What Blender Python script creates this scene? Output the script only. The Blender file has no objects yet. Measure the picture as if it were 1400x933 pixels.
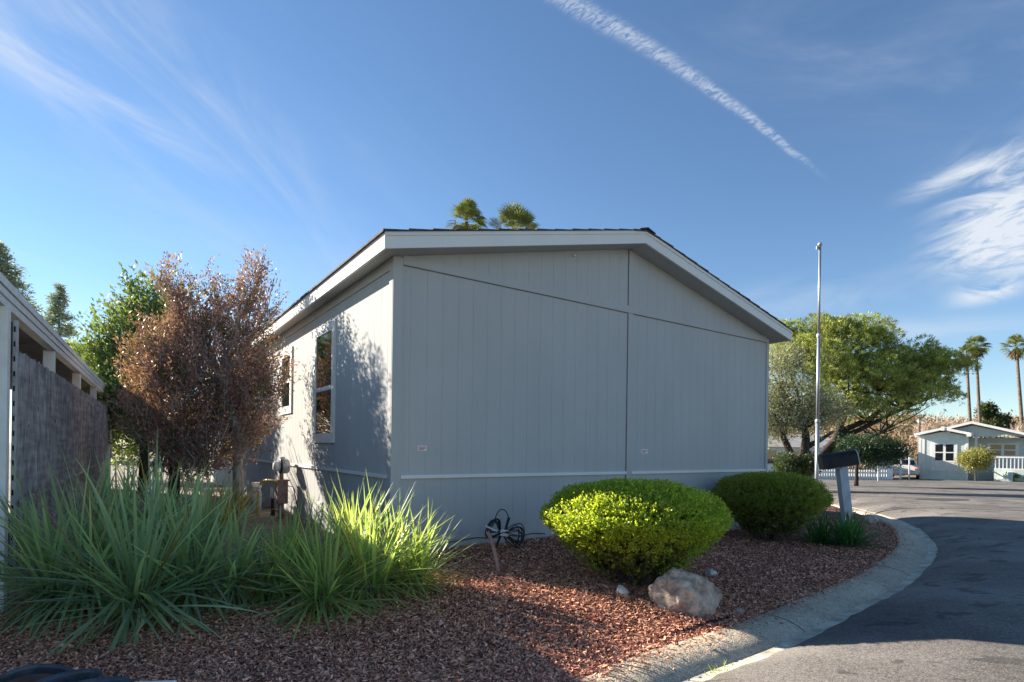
import bpy, bmesh, math, random
import numpy as np
from mathutils import Vector, Matrix, noise as mnoise
R = math.radians
sc = bpy.context.scene
col = sc.collection

# ------------------------------------------------------------------ camera, sky, sun, exposure
H = 1.25                                   # eye height above the road
F, ROLL, V0 = 762.95, 0.0137, 613.7        # focal length and horizon of the 1400 px wide photograph
cd = bpy.data.cameras.new('camera')
cam = bpy.data.objects.new('camera', cd); col.objects.link(cam); sc.camera = cam
cd.sensor_width = 36; cd.lens = 36*F/1400; cd.shift_y = (V0-466.5)/1400
cd.clip_start = 0.05; cd.clip_end = 3000
cam.matrix_world = Matrix.Translation((0, 0, H)) @ Matrix.Rotation(R(90), 4, 'X') @ Matrix.Rotation(ROLL, 4, 'Z')

SUN_AZ, SUN_EL = 28.0, 22.5                # sun stands this far ahead of the left-hand side
sdir = Vector((-math.cos(R(SUN_AZ))*math.cos(R(SUN_EL)), math.sin(R(SUN_AZ))*math.cos(R(SUN_EL)), math.sin(R(SUN_EL))))
ld = bpy.data.lights.new('sun', 'SUN'); ld.energy = 4.2; ld.angle = R(0.5); ld.color = (1.0, 0.90, 0.76)
sun = bpy.data.objects.new('sun', ld); col.objects.link(sun)
sun.rotation_euler = sdir.to_track_quat('Z', 'Y').to_euler()
sun.location = (-20, 10, 20)
sc.view_settings.view_transform = 'Standard'; sc.view_settings.look = 'None'
sc.view_settings.exposure = 1.75; sc.view_settings.gamma = 1
sc.view_settings.use_curve_mapping = False
SKY = 0.0535
sc.cycles.max_bounces = 8; sc.cycles.transparent_max_bounces = 8

def ray(u, v):
    du, dv = u-700, v-V0; c, s = math.cos(ROLL), math.sin(ROLL)
    return (c*du+s*dv)/F, -(-s*du+c*dv)/F
def at(u, v, Y):                           # point of the place seen at (u, v), Y metres ahead
    a, b = ray(u, v); return Vector((a*Y, Y, H+b*Y))
def onz(u, v, z):                          # point at height z seen at (u, v)
    a, b = ray(u, v); Y = (z-H)/b; return Vector((a*Y, Y, z))

# ---- node helpers
class NT:
    def __init__(s, tree): s.t = tree; s.n = tree.nodes; s.l = tree.links
    def new(s, typ, **kw):
        n = s.n.new(typ)
        for k, v in kw.items(): setattr(n, k, v)
        return n
    def set(s, sock, v):
        if hasattr(v, 'is_output') : s.l.new(v, sock)
        elif v is not None: sock.default_value = v
    def math(s, op, a, b=None, c=None, clamp=False):
        n = s.new('ShaderNodeMath', operation=op, use_clamp=clamp)
        s.set(n.inputs[0], a)
        if b is not None: s.set(n.inputs[1], b)
        if c is not None: s.set(n.inputs[2], c)
        return n.outputs[0]
    def vmath(s, op, a, b=None, scale=None):
        n = s.new('ShaderNodeVectorMath', operation=op)
        s.set(n.inputs[0], a)
        if b is not None: s.set(n.inputs[1], b)
        if scale is not None: s.set(n.inputs['Scale'], scale)
        return n.outputs['Value'] if op in ('DOT_PRODUCT', 'LENGTH', 'DISTANCE') else n.outputs[0]
    def mix(s, f, a, b, blend='MIX'):
        n = s.new('ShaderNodeMix', data_type='RGBA', blend_type=blend)
        s.set(n.inputs[0], f); s.set(n.inputs[6], a); s.set(n.inputs[7], b)
        return n.outputs[2]
    def noise(s, vec=None, scale=5, detail=3, rough=0.55, dist=0.0):
        n = s.new('ShaderNodeTexNoise'); 
        if vec is not None: s.l.new(vec, n.inputs['Vector'])
        n.inputs['Scale'].default_value = scale; n.inputs['Detail'].default_value = detail
        n.inputs['Roughness'].default_value = rough; n.inputs['Distortion'].default_value = dist
        return n.outputs[0]
    def ramp(s, f, lo, hi, a=0.0, b=1.0):
        n = s.new('ShaderNodeMapRange', interpolation_type='SMOOTHSTEP')
        s.set(n.inputs[0], f); n.inputs[1].default_value = lo; n.inputs[2].default_value = hi
        n.inputs[3].default_value = a; n.inputs[4].default_value = b
        return n.outputs[0]
    def scaled(s, vec, sc3):
        n = s.new('ShaderNodeMapping'); s.l.new(vec, n.inputs[0]); n.inputs['Scale'].default_value = sc3
        return n.outputs[0]
    def coord(s, which='Object'): return s.new('ShaderNodeTexCoord').outputs[which]

# ---- sky with cirrus, contrail
w = bpy.data.worlds.new('World'); sc.world = w; w.use_nodes = True
W_ = NT(w.node_tree); w.node_tree.nodes.clear()
sky = W_.new('ShaderNodeTexSky', sky_type='NISHITA'); sky.sun_disc = False
sky.sun_elevation = R(SUN_EL); sky.sun_rotation = math.atan2(sdir.x, sdir.y)
sky.air_density = 1.0; sky.dust_density = 0.0; sky.ozone_density = 3.2; sky.altitude = 100
gdir = W_.vmath('NORMALIZE', W_.coord('Generated'))
def ddir(u, v): a, b = ray(u, v); return Vector((a, 1, b)).normalized()
def frame(u, v, ang=0.0):
    d0 = ddir(u, v); right = d0.cross(Vector((0, 0, 1))).normalized(); up = right.cross(d0)
    e1 = right*math.cos(ang)+up*math.sin(ang); e2 = -right*math.sin(ang)+up*math.cos(ang)
    dn = W_.math('MAXIMUM', W_.vmath('DOT_PRODUCT', gdir, tuple(d0)), 0.02)
    p = W_.math('DIVIDE', W_.vmath('DOT_PRODUCT', gdir, tuple(e1)), dn)
    q = W_.math('DIVIDE', W_.vmath('DOT_PRODUCT', gdir, tuple(e2)), dn)
    return p, q
def comb(x, y, z=0.0):
    n = W_.new('ShaderNodeCombineXYZ'); W_.set(n.inputs[0], x); W_.set(n.inputs[1], y); W_.set(n.inputs[2], z); return n.outputs[0]
def wisp(u, v, ang, wl, wh, amp, stretch, freq, lo, hi, seed, dist=1.2):
    p, q = frame(u, v, ang)
    g = W_.math('ADD', W_.math('POWER', W_.math('ABSOLUTE', W_.math('DIVIDE', p, wl)), 2.4), W_.math('POWER', W_.math('ABSOLUTE', W_.math('DIVIDE', q, wh)), 2.4))
    g = W_.math('EXPONENT', W_.math('MULTIPLY', g, -1.0))
    vec = comb(W_.math('DIVIDE', p, stretch), q, seed)
    n = W_.ramp(W_.noise(vec, freq, 7, 0.6, dist), lo, hi)
    return W_.math('MULTIPLY', W_.math('MULTIPLY', n, g), amp)
layers = [
    wisp(1378, 262, R(14), .062, .052, .85, 3.0, 24, .38, .66, 3.1, 2.2),
    wisp(1345, 322, R(16), .055, .028, .85, 3.2, 30, .34, .62, 8.3, 2.0),
    wisp(1390, 318, R(8), .05, .04, .8, 3.0, 26, .34, .62, 18.3, 2.0),
    wisp(1310, 240, R(12), .05, .012, .6, 3.0, 26, .36, .64, 28.3, 2.0),
    wisp(1352, 398, R(8), .036, .014, .95, 2.2, 26, .30, .58, 5.7, 1.6),
    wisp(1365, 362, R(-4), .05, .014, .7, 2.6, 26, .34, .62, 6.7, 1.8),
    wisp(180, 120, R(-35), .30, .10, .62, 3.2, 7, .38, .80, 11.2),
    wisp(110, 118, R(-14), .16, .03, .55, 4.0, 13, .35, .75, 2.4),
    wisp(1240, 70, R(-24), .28, .07, .26, 4.0, 8, .40, .80, 21.0),
    wisp(130, 425, R(10), .07, .028, .55, 2.5, 14, .35, .7, 31.0),
    wisp(60, 350, R(-12), .16, .012, .4, 5.0, 9, .35, .7, 33.0),
    wisp(1110, 410, R(4), .14, .028, .40, 4.0, 10, .36, .72, 41.0),
    wisp(1230, 455, R(-4), .16, .02, .35, 5.0, 12, .38, .7, 44.0),
    wisp(1330, 530, R(3), .16, .03, .35, 5.0, 10, .36, .72, 47.0),
    wisp(470, 160, R(-30), .22, .05, .16, 4.0, 7, .42, .8, 51.0),
    wisp(300, 330, R(-8), .35, .06, .14, 5.0, 6, .38, .8, 54.0),
]
# contrail: a long thin cloud whose puffs break up away from its tip
d1, d2 = ddir(1132, 245), ddir(765, -5)
fx = (d2-d1*d1.dot(d2)).normalized(); fn = d1.cross(fx).normalized()
along = W_.math('ARCTAN2', W_.vmath('DOT_PRODUCT', gdir, tuple(fx)), W_.vmath('DOT_PRODUCT', gdir, tuple(d1)))
across = W_.vmath('DOT_PRODUCT', gdir, tuple(fn))
wob = W_.math('MULTIPLY', W_.math('SUBTRACT', W_.noise(comb(W_.math('MULTIPLY', along, 9.0), 0.0, 4.0), 1.0, 2), .5), .016)
acr = W_.math('SUBTRACT', across, wob)
acr = W_.math('SUBTRACT', acr, W_.math('MULTIPLY', W_.math('SINE', W_.math('MULTIPLY', along, 6.6)), .010))
wid = W_.math('ADD', W_.math('MULTIPLY', along, .019), .003)
gq = W_.math('EXPONENT', W_.math('MULTIPLY', W_.math('POWER', W_.math('ABSOLUTE', W_.math('DIVIDE', acr, wid)), 3.0), -1.0))
pn = W_.ramp(W_.noise(comb(W_.math('ADD', along, W_.math('MULTIPLY', acr, .7)), W_.math('MULTIPLY', acr, .55), 9.0), 95, 6, .66, 1.6), .30, .66)
ends = W_.math('MULTIPLY', W_.ramp(along, -0.01, .10), W_.ramp(along, .56, .75, 1, 0))
con = W_.math('MULTIPLY', W_.math('MULTIPLY', W_.math('MULTIPLY', pn, gq), ends), .50)
layers.append(con)
cl = layers[0]
for l in layers[1:]: cl = W_.math('ADD', cl, l)
cl = W_.math('MINIMUM', cl, .92)
hsv = W_.new('ShaderNodeHueSaturation'); hsv.inputs['Saturation'].default_value = 1.04
W_.l.new(sky.outputs[0], hsv.inputs['Color'])
skyc = W_.mix(cl, hsv.outputs[0], (4.6, 4.9, 5.3, 1))
bg = W_.new('ShaderNodeBackground'); W_.l.new(skyc, bg.inputs[0]); bg.inputs[1].default_value = SKY
wo = W_.new('ShaderNodeOutputWorld'); W_.l.new(bg.outputs[0], wo.inputs[0])

# ------------------------------------------------------------------ object helpers
def tag(o, label=None, cat=None, group=None, kind=None):
    if label: o['label'] = label
    if cat: o['category'] = cat
    if group: o['group'] = group
    if kind: o['kind'] = kind
    return o
def thing(name, label, cat, loc=(0, 0, 0), rz=0.0, group=None):
    o = bpy.data.objects.new(name, None); col.objects.link(o); o.empty_display_size = .2
    o.location = loc; o.rotation_euler = (0, 0, rz)
    return tag(o, label, cat, group)
def link(name, me, mat, parent=None):
    o = bpy.data.objects.new(name, me); col.objects.link(o)
    for m in (mat if isinstance(mat, (list, tuple)) else [mat]): me.materials.append(m)
    if parent: o.parent = parent
    return o
def npmesh(name, V, Fc, tint=None, smooth=False):
    V = np.asarray(V, np.float32); Fc = np.asarray(Fc, np.int32)
    me = bpy.data.meshes.new(name)
    k = Fc.shape[1]; n = len(Fc)
    me.vertices.add(len(V)); me.vertices.foreach_set('co', V.ravel())
    me.loops.add(n*k); me.loops.foreach_set('vertex_index', Fc.ravel())
    me.polygons.add(n)
    me.polygons.foreach_set('loop_start', np.arange(0, n*k, k, dtype=np.int32))
    try: me.polygons.foreach_set('loop_total', np.full(n, k, np.int32))
    except Exception: pass
    me.update(calc_edges=True)
    me.polygons.foreach_set('use_smooth', np.full(n, bool(smooth)))
    if tint is not None:
        a = me.color_attributes.new('tint', 'FLOAT_COLOR', 'POINT')
        t = np.ones((len(V), 4), np.float32); t[:, :3] = tint
        a.data.foreach_set('color', t.ravel())
    me.validate()
    return me
class MB:                                   # collects solids into one mesh
    def __init__(s): s.bm = bmesh.new()
    def box(s, lo, hi, bevel=0.0):
        x0, y0, z0 = lo; x1, y1, z1 = hi
        vs = [s.bm.verts.new(p) for p in ((x0,y0,z0),(x1,y0,z0),(x1,y1,z0),(x0,y1,z0),(x0,y0,z1),(x1,y0,z1),(x1,y1,z1),(x0,y1,z1))]
        fs = [s.bm.faces.new([vs[i] for i in f]) for f in ((0,3,2,1),(4,5,6,7),(0,1,5,4),(1,2,6,5),(2,3,7,6),(3,0,4,7))]
        if bevel:
            es = list({e for f in fs for e in f.edges})
            bmesh.ops.bevel(s.bm, geom=es, offset=bevel, segments=2, affect='EDGES', profile=.5)
        return s
    def bar(s, a, b, wx, wz, up=(0, 0, 1)):  # rectangular bar from a to b
        a, b = Vector(a), Vector(b); d = (b-a).normalized(); up = Vector(up)
        x = d.cross(up); x = x.normalized() if x.length > 1e-4 else Vector((1, 0, 0)); z = x.cross(d)
        ring = [(-wx/2, -wz/2), (wx/2, -wz/2), (wx/2, wz/2), (-wx/2, wz/2)]
        A = [s.bm.verts.new(a+x*p+z*q) for p, q in ring]; B = [s.bm.verts.new(b+x*p+z*q) for p, q in ring]
        s.bm.faces.new(A[::-1]); s.bm.faces.new(B)
        for i in range(4): j = (i+1) % 4; s.bm.faces.new((A[i], A[j], B[j], B[i]))
        return s
    def tube(s, pts, rad, n=8, cap=True):
        pts = [Vector(p) for p in pts]; m = len(pts)
        rad = [rad]*m if not hasattr(rad, '__len__') else rad
        prev = None; rings = []; x = None
        for i, p in enumerate(pts):
            d = (pts[min(i+1, m-1)]-pts[max(i-1, 0)]).normalized()
            if x is None:
                x = d.orthogonal().normalized()
            else:
                x = (x-d*x.dot(d)); x = x.normalized() if x.length > 1e-5 else d.orthogonal().normalized()
            y = d.cross(x)
            ring = [s.bm.verts.new(p+(x*math.cos(2*math.pi*k/n)+y*math.sin(2*math.pi*k/n))*rad[i]) for k in range(n)]
            if prev:
                for k in range(n): s.bm.faces.new((prev[k], prev[(k+1) % n], ring[(k+1) % n], ring[k])).smooth = True
            prev = ring; rings.append(ring)
        if cap: s.bm.faces.new(rings[0][::-1]); s.bm.faces.new(rings[-1])
        return s
    def lathe(s, prof, c=(0, 0, 0), n=24, M=None):
        c = Vector(c); prev = None
        for r, z in prof:
            ring = []
            for k in range(n):
                p = Vector((r*math.cos(2*math.pi*k/n), r*math.sin(2*math.pi*k/n), z))
                if M: p = M @ p
                ring.append(s.bm.verts.new(p+c))
            if prev:
                for k in range(n): s.bm.faces.new((prev[k], prev[(k+1) % n], ring[(k+1) % n], ring[k])).smooth = True
            prev = ring
        return s
    def poly(s, pts):
        s.bm.faces.new([s.bm.verts.new(p) for p in pts]); return s
    def prism(s, pts, ext):                  # polygon extruded by a vector
        ext = Vector(ext); A = [s.bm.verts.new(Vector(p)) for p in pts]; B = [s.bm.verts.new(Vector(p)+ext) for p in pts]
        s.bm.faces.new(A); s.bm.faces.new(B[::-1]); n = len(A)
        for i in range(n): j = (i+1) % n; s.bm.faces.new((A[j], A[i], B[i], B[j]))
        return s
    def build_split(s, name, mat, parent=None):   # every loose piece becomes an object of its own
        bm = s.bm; bm.verts.ensure_lookup_table(); seen = set(); out = []
        for v0 in bm.verts:
            if v0 in seen: continue
            comp = []; st = [v0]; seen.add(v0)
            while st:
                v = st.pop(); comp.append(v)
                for e in v.link_edges:
                    o = e.other_vert(v)
                    if o not in seen: seen.add(o); st.append(o)
            m2 = MB(); mp = {v: m2.bm.verts.new(v.co) for v in comp}
            for f in {f for v in comp for f in v.link_faces}: m2.bm.faces.new([mp[v] for v in f.verts]).smooth = f.smooth
            out.append(m2.build(name, mat, parent))
        bm.free(); return out
    def build(s, name, mat, parent=None):
        bmesh.ops.recalc_face_normals(s.bm, faces=s.bm.faces)
        me = bpy.data.meshes.new(name); s.bm.to_mesh(me); s.bm.free()
        return link(name, me, mat, parent)

# ------------------------------------------------------------------ materials
def mat(name, base=(.5, .5, .5), rough=.6, metal=0.0, spec=.5, fn=None):
    m = bpy.data.materials.new(name); m.use_nodes = True
    t = NT(m.node_tree); b = t.n['Principled BSDF']
    b.inputs['Base Color'].default_value = (*base, 1); b.inputs['Roughness'].default_value = rough
    b.inputs['Metallic'].default_value = metal; b.inputs['Specular IOR Level'].default_value = spec
    if fn: fn(t, b)
    return m
def bump(t, b, h, dist=.01, strength=.6):
    n = t.new('ShaderNodeBump'); n.inputs['Strength'].default_value = strength; n.inputs['Distance'].default_value = dist
    t.l.new(h, n.inputs['Height']); t.l.new(n.outputs[0], b.inputs['Normal'])
def varied(c1, c2, scale=6, detail=5, bd=.004, bscale=60, stretch=(1, 1, 1)):
    def fn(t, b):
        v = t.scaled(t.coord(), stretch)
        f = t.ramp(t.noise(v, scale, detail), .3, .7)
        t.l.new(t.mix(f, (*c1, 1), (*c2, 1)), b.inputs['Base Color'])
        if bd: bump(t, b, t.noise(v, bscale, 4), bd)
    return fn
def siding(c, amt=.05):
    def fn(t, b):
        co = t.coord()
        grain = t.noise(t.scaled(co, (40, 40, 1.6)), 3, 4)
        blot = t.noise(t.scaled(co, (1, 1, .5)), 1.3, 5)
        strk = t.noise(t.scaled(co, (9, 9, .35)), 1.0, 3)
        f = t.math('ADD', t.math('MULTIPLY', grain, .45), t.math('ADD', t.math('MULTIPLY', blot, .8), t.math('MULTIPLY', strk, .25)))
        f = t.ramp(f, .5, 1.05)
        dk = tuple(x*(1-amt) for x in c); lt = tuple(min(1, x*(1+amt)) for x in c)
        t.l.new(t.mix(f, (*dk, 1), (*lt, 1)), b.inputs['Base Color'])
        sp = t.new('ShaderNodeSeparateXYZ'); t.l.new(co, sp.inputs[0])            # rain splashed soil along the foot of the wall
        spl = t.math('MULTIPLY', t.ramp(sp.outputs[2], .02, .42, 1, 0), t.ramp(t.noise(co, 5, 6, .7), .42, .68))
        t.l.new(t.mix(t.math('MULTIPLY', spl, .4), t.mix(f, (*dk, 1), (*lt, 1)), (.20, .15, .11, 1)), b.inputs['Base Color'])
        bump(t, b, grain, .002, .5)
    return fn
M = {}
SID = (.45, .455, .448)
M['siding'] = mat('painted_siding', SID, .85, spec=.12, fn=siding(SID))
M['trim'] = mat('painted_trim', (.74, .74, .72), .75, spec=.15, fn=siding((.74, .735, .71), .04))
M['white'] = mat('white_paint', (.74, .74, .72), .5, fn=varied((.68, .68, .66), (.78, .78, .76), 7, 4, .001))
M['shingle'] = mat('shingle', (.05, .052, .06), .9, fn=varied((.03, .032, .04), (.08, .08, .09), 14, 5, .006, 90))
def glass_fn(t, b):
    n = t.noise(t.coord(), 3, 2); bump(t, b, n, .01, .05)
M['glass'] = mat('window_glass', (.012, .016, .018), .04, spec=1.0, fn=glass_fn)
M['seam'] = mat('seam_shade', (.20, .20, .205), .9)  # dark grey of shadowed siding: shade put into the seam colour
M['dark'] = mat('dark_interior', (.01, .01, .012), .9)
M['blackrub'] = mat('black_plastic', (.012, .013, .016), .45)
M['steel'] = mat('galvanised_steel', (.42, .44, .47), .42, metal=.7, fn=None)
M['greymetal'] = mat('grey_metal', (.42, .43, .44), .5, metal=.3, fn=varied((.32, .33, .34), (.5, .5, .5), 9, 5, .001))
M['rust'] = mat('rusty_metal', (.3, .18, .12), .8, fn=varied((.36, .30, .26), (.30, .13, .07), 9, 5, .002))
M['copper'] = mat('brown_pipe', (.22, .10, .075), .7, fn=varied((.34, .17, .14), (.50, .28, .24), 25, 4, .002))
M['yellow'] = mat('yellow_hose', (.55, .38, .06), .5)
M['label'] = mat('paper_label', (.75, .76, .78), .6)
M['red'] = mat('red_print', (.55, .13, .12), .6)
M['ink'] = mat('dark_print', (.06, .05, .06), .6)
M['navy'] = mat('mailbox_enamel', (.014, .015, .02), .5, spec=.25, fn=varied((.01, .011, .016), (.028, .027, .03), 8, 5, .001))
M['postgrey'] = mat('painted_post', (.45, .48, .53), .7, fn=varied((.38, .41, .45), (.53, .56, .60), 10, 5, .003, 30, (4, 4, .6)))
M['oldwood'] = mat('weathered_slats', (.12, .11, .115), .9, fn=None)
M['bark'] = mat('brown_bark', (.07, .05, .04), .95, fn=varied((.022, .018, .016), (.065, .05, .042), 9, 6, .02, 16, (3, 3, .6)))
M['palebark'] = mat('pale_bark', (.40, .36, .31), .9, fn=varied((.22, .18, .15), (.55, .51, .46), 8, 6, .012, 20, (3, 3, .7)))
M['stem'] = mat('shrub_stem', (.10, .075, .055), .9, fn=varied((.06, .045, .035), (.17, .13, .10), 12, 4, .004))
M['palmbark'] = mat('palm_trunk_bark', (.14, .11, .085), .95, fn=varied((.09, .07, .055), (.2, .16, .12), 5, 4, .03, 8))

def leafmat(name, trans=.35, rough=.45, spec=.4, tcol=1.25):
    m = bpy.data.materials.new(name); m.use_nodes = True
    t = NT(m.node_tree); b = t.n['Principled BSDF']; out = t.n['Material Output']
    a = t.new('ShaderNodeVertexColor', layer_name='tint').outputs[0]
    t.l.new(a, b.inputs['Base Color']); b.inputs['Roughness'].default_value = rough; b.inputs['Specular IOR Level'].default_value = spec
    tr = t.new('ShaderNodeBsdfTranslucent')
    t.l.new(t.mix(1.0, a, (tcol*1.1, tcol, tcol*.45, 1), 'MULTIPLY'), tr.inputs[0])
    mx = t.new('ShaderNodeMixShader'); mx.inputs[0].default_value = trans
    t.l.new(b.outputs[0], mx.inputs[1]); t.l.new(tr.outputs[0], mx.inputs[2]); t.l.new(mx.outputs[0], out.inputs[0])
    return m
M['leaf'] = leafmat('leaf'); M['blade'] = leafmat('strap_leaf', .48, .40, .45, 2.15)
M['needle'] = leafmat('needle', .2, .55, .3, 1.4)
M['box'] = leafmat('box_leaf', .52, .42, .45, 3.0)
M['redleaf'] = leafmat('red_leaf', .24, .48, .45, 1.3)
M['twig'] = leafmat('dry_twig', .05, .8, .2)
M['chip'] = leafmat('bark_chip', 0.0, .85, .25)

FOL = 1.9                                    # overall leaf reflectance
def tintgen(rng, n, c1, c2, jitter=.2):
    f = rng.random((n, 1)); c = (np.array(c1)*(1-f)+np.array(c2)*f)*FOL
    return c*(1+jitter*(rng.random((n, 1))*2-1))
def unit(a): return a/np.maximum(np.linalg.norm(a, axis=1, keepdims=True), 1e-9)
def kites(P, D, S, L, Wd, mid=.45, fold=0.0):
    n = len(P); L = np.broadcast_to(np.asarray(L, float).reshape(-1, 1), (n, 1)); Wd = np.broadcast_to(np.asarray(Wd, float).reshape(-1, 1), (n, 1))
    V = np.stack([P, P+D*L*mid+S*Wd*.5, P+D*L, P+D*L*mid-S*Wd*.5], 1).reshape(-1, 3)
    Fc = (np.arange(n)[:, None]*4+np.arange(4)[None]); return V, Fc
def leaves_mesh(name, P, D, L, Wd, tint, rng, N=None):
    D = unit(D); S = unit(np.cross(D, rng.normal(size=D.shape) if N is None else N+rng.normal(0, .75, D.shape)))
    V, Fc = kites(P, D, S, L, Wd)
    return npmesh(name, V, Fc, np.repeat(tint, 4, 0))

# ------------------------------------------------------------------ terrain
TH = 0.6067                                 # heading of the home's front wall
HX, HY = -1.317, 6.11                       # its near corner
ex = np.array([math.cos(TH), math.sin(TH)]); ey = np.array([-math.sin(TH), math.cos(TH)])
kin = [onz(u, v, -.135) for u, v in ((775, 933), (870, 893), (1000, 854.5), (1100, 815), (1180, 783), (1225, 750), (1229, 735), (1215, 715))]
kp = [(-8.4, -3.2), (-4.6, -.4), (-1.6, 1.9)]+[(p.x, p.y) for p in kin]+[(8.35, 13.6), (8.9, 17), (8.9, 22), (8.3, 29), (7.4, 34.5)]
def catmull(pts, n):
    P = [np.array(p, float) for p in pts]; P = [2*P[0]-P[1]]+P+[2*P[-1]-P[-2]]; out = []
    for i in range(1, len(P)-2):
        for k in range(n):
            t = k/n; a, b, c, d = P[i-1:i+3]
            out.append(.5*((2*b)+(-a+c)*t+(2*a-5*b+4*c-d)*t*t+(-a+3*b-3*c+d)*t**3))
    out.append(P[-2]); return np.array(out)
kc = catmull(kp, 8)
for _ in range(6): kc[1:-1] = (kc[:-2]+2*kc[1:-1]+kc[2:])/4
kt = np.gradient(kc, axis=0); kt /= np.linalg.norm(kt, axis=1, keepdims=True); kn = np.stack([kt[:, 1], -kt[:, 0]], 1)
KW = .50
CP = np.array([(-.44, 6.72, .087), (.55, 7.4, .09), (4.56, 10.2, -.107), (-.36, 5.62, .017), (.02, 5.4, .024), (.51, 5.14, 0), (.91, 4.93, .0),
  (1.37, 4.68, -.05), (-2.7, 4.1, -.05), (-1.4, 4.4, -.03), (-4.3, 4.5, -.15), (-4, 9.3, .05), (-6.5, 13, .05), (-9, 17, .05), (-9, 11, .0), (-14, 18, .05), (-12, 8, -.1), (-2.3, 2.6, -.12),
  (7, 20, -.15), (4, 24, -.1), (8, 30, -.35), (-5, 30, 0), (-5.5, 1.5, -.13)] + [(p[0], p[1], -.15) for p in kc[14:84:4]])
def yard(x, y):
    x = np.asarray(x, float); y = np.asarray(y, float)
    d2 = (x[..., None]-CP[:, 0])**2+(y[..., None]-CP[:, 1])**2
    wt = 1/(d2+.12)**1.6
    return (wt*CP[:, 2]).sum(-1)/wt.sum(-1)
def seg_dist(x, y):                          # signed distance outward from the kerb's inner edge
    p = np.stack([np.asarray(x, float), np.asarray(y, float)], -1)
    best = np.full(p.shape[:-1], 1e9); sg = np.zeros(p.shape[:-1])
    for i in range(len(kc)-1):
        a, b = kc[i], kc[i+1]; ab = b-a; t = np.clip(((p-a)@ab)/(ab@ab), 0, 1)
        q = a+t[..., None]*ab; d = np.linalg.norm(p-q, axis=-1); s = (p-a)@np.array([ab[1], -ab[0]])
        m = d < best; best = np.where(m, d, best); sg = np.where(m, np.sign(s), sg)
    return best*sg
def roadz(x, y, d):                          # d = distance from the kerb's outer edge
    far = np.maximum(0, np.asarray(y)-15)
    return -.16+.19*(1-np.exp(-np.maximum(d, 0)/.5))+.03*(1-np.exp(-np.maximum(d, 0)/3))-.0235*far
def ground_z(x, y):
    d = seg_dist(x, y)
    return np.where(d > 0, np.where(d > KW, roadz(x, y, d-KW), -.2), yard(x, y))
def gz(x, y): return float(ground_z(np.array([x]), np.array([y]))[0])

def struct(o): o['kind'] = 'structure'; return o
def dirt_fn(t, b):
    co = t.coord(); n1 = t.noise(co, 1.1, 5); n2 = t.noise(co, 38, 3)
    f = t.ramp(t.math('ADD', t.math('MULTIPLY', n1, .5), t.math('MULTIPLY', n2, .5)), .35, .65)
    t.l.new(t.mix(f, (.13, .10, .075, 1), (.36, .30, .23, 1)), b.inputs['Base Color']); bump(t, b, n2, .03, .8)
M['dirt'] = mat('dry_dirt', rough=.95, fn=dirt_fn)
def grid_axis(lo, hi, near_lo, near_hi, step, growth=1.35):
    a = list(np.arange(near_lo, near_hi+1e-6, step)); s = step
    while a[-1] < hi: s *= growth; a.append(a[-1]+s)
    s = step
    while a[0] > lo: s *= growth; a.insert(0, a[0]-s)
    return np.array(a)
gx = grid_axis(-900, 900, -12, 14, .5); gy = grid_axis(-60, 1500, -4, 40, .5)
GX, GY = np.meshgrid(gx, gy); GD = seg_dist(GX, GY)
GZ = np.where(GD > -.15, np.minimum(-.32, roadz(GX, GY, GD-KW)-.10), yard(GX, GY)-.03)
farm = GY > 44; GZ = np.where(farm, np.maximum(-.85-.0*(GY), -.85), GZ)
GZ = np.where(GD > 60, -.85, GZ)
nx, ny = len(gx), len(gy)
idx = np.arange(nx*ny).reshape(ny, nx)
q = np.stack([idx[:-1, :-1], idx[:-1, 1:], idx[1:, 1:], idx[1:, :-1]], -1).reshape(-1, 4)
struct(link('ground', npmesh('ground', np.stack([GX, GY, GZ], -1).reshape(-1, 3), q, smooth=True), M['dirt']))

# ---- road
def asphalt_fn(t, b):
    co = t.coord()
    fine = t.noise(co, 110, 2); mid = t.noise(co, 34, 4); big = t.noise(co, .8, 5)
    f = t.ramp(t.math('ADD', t.math('MULTIPLY', fine, .55), t.math('ADD', t.math('MULTIPLY', mid, .25), t.math('MULTIPLY', big, .40))), .44, .80)
    base = t.mix(f, (.075, .068, .062, 1), (.31, .285, .26, 1))
    spot = t.ramp(t.noise(t.scaled(co, (1, 1.3, 1)), 2.2, 5, .6, .5), .57, .63)       # old oil drips
    base = t.mix(t.math('MULTIPLY', spot, .55), base, (.035, .034, .034, 1))
    vor = t.new('ShaderNodeTexVoronoi', feature='DISTANCE_TO_EDGE'); t.l.new(t.vmath('ADD', co, t.vmath('SCALE', t.new('ShaderNodeTexNoise').outputs[1], scale=.0)), vor.inputs['Vector'])
    wv = t.new('ShaderNodeTexNoise'); t.l.new(co, wv.inputs['Vector']); wv.inputs['Scale'].default_value = 2.5; wv.inputs['Detail'].default_value = 5
    t.l.new(t.vmath('ADD', co, t.vmath('SCALE', wv.outputs[1], scale=.9)), vor.inputs['Vector']); vor.inputs['Scale'].default_value = .34
    crack = t.math('MULTIPLY', t.ramp(vor.outputs['Distance'], .002, .008, 1, 0), t.ramp(t.noise(co, .45, 2), .5, .58))
    base = t.mix(t.math('MULTIPLY', crack, .8), base, (.02, .02, .02, 1))
    t.l.new(base, b.inputs['Base Color'])
    bump(t, b, t.math('SUBTRACT', t.math('ADD', fine, mid), crack), .006, .6)
M['asphalt'] = mat('asphalt', rough=.88, spec=.25, fn=asphalt_fn)
rng = np.random.default_rng(3)
offs = np.array([0, .03, .08, .15, .25, .4, .6, .9, 1.3, 1.9, 2.7, 4, 6, 9, 13, 18, 25, 34, 46])
ko = kc+kn*KW
jit = (rng.random(len(kc))-.5)*.03
rows = []
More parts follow.
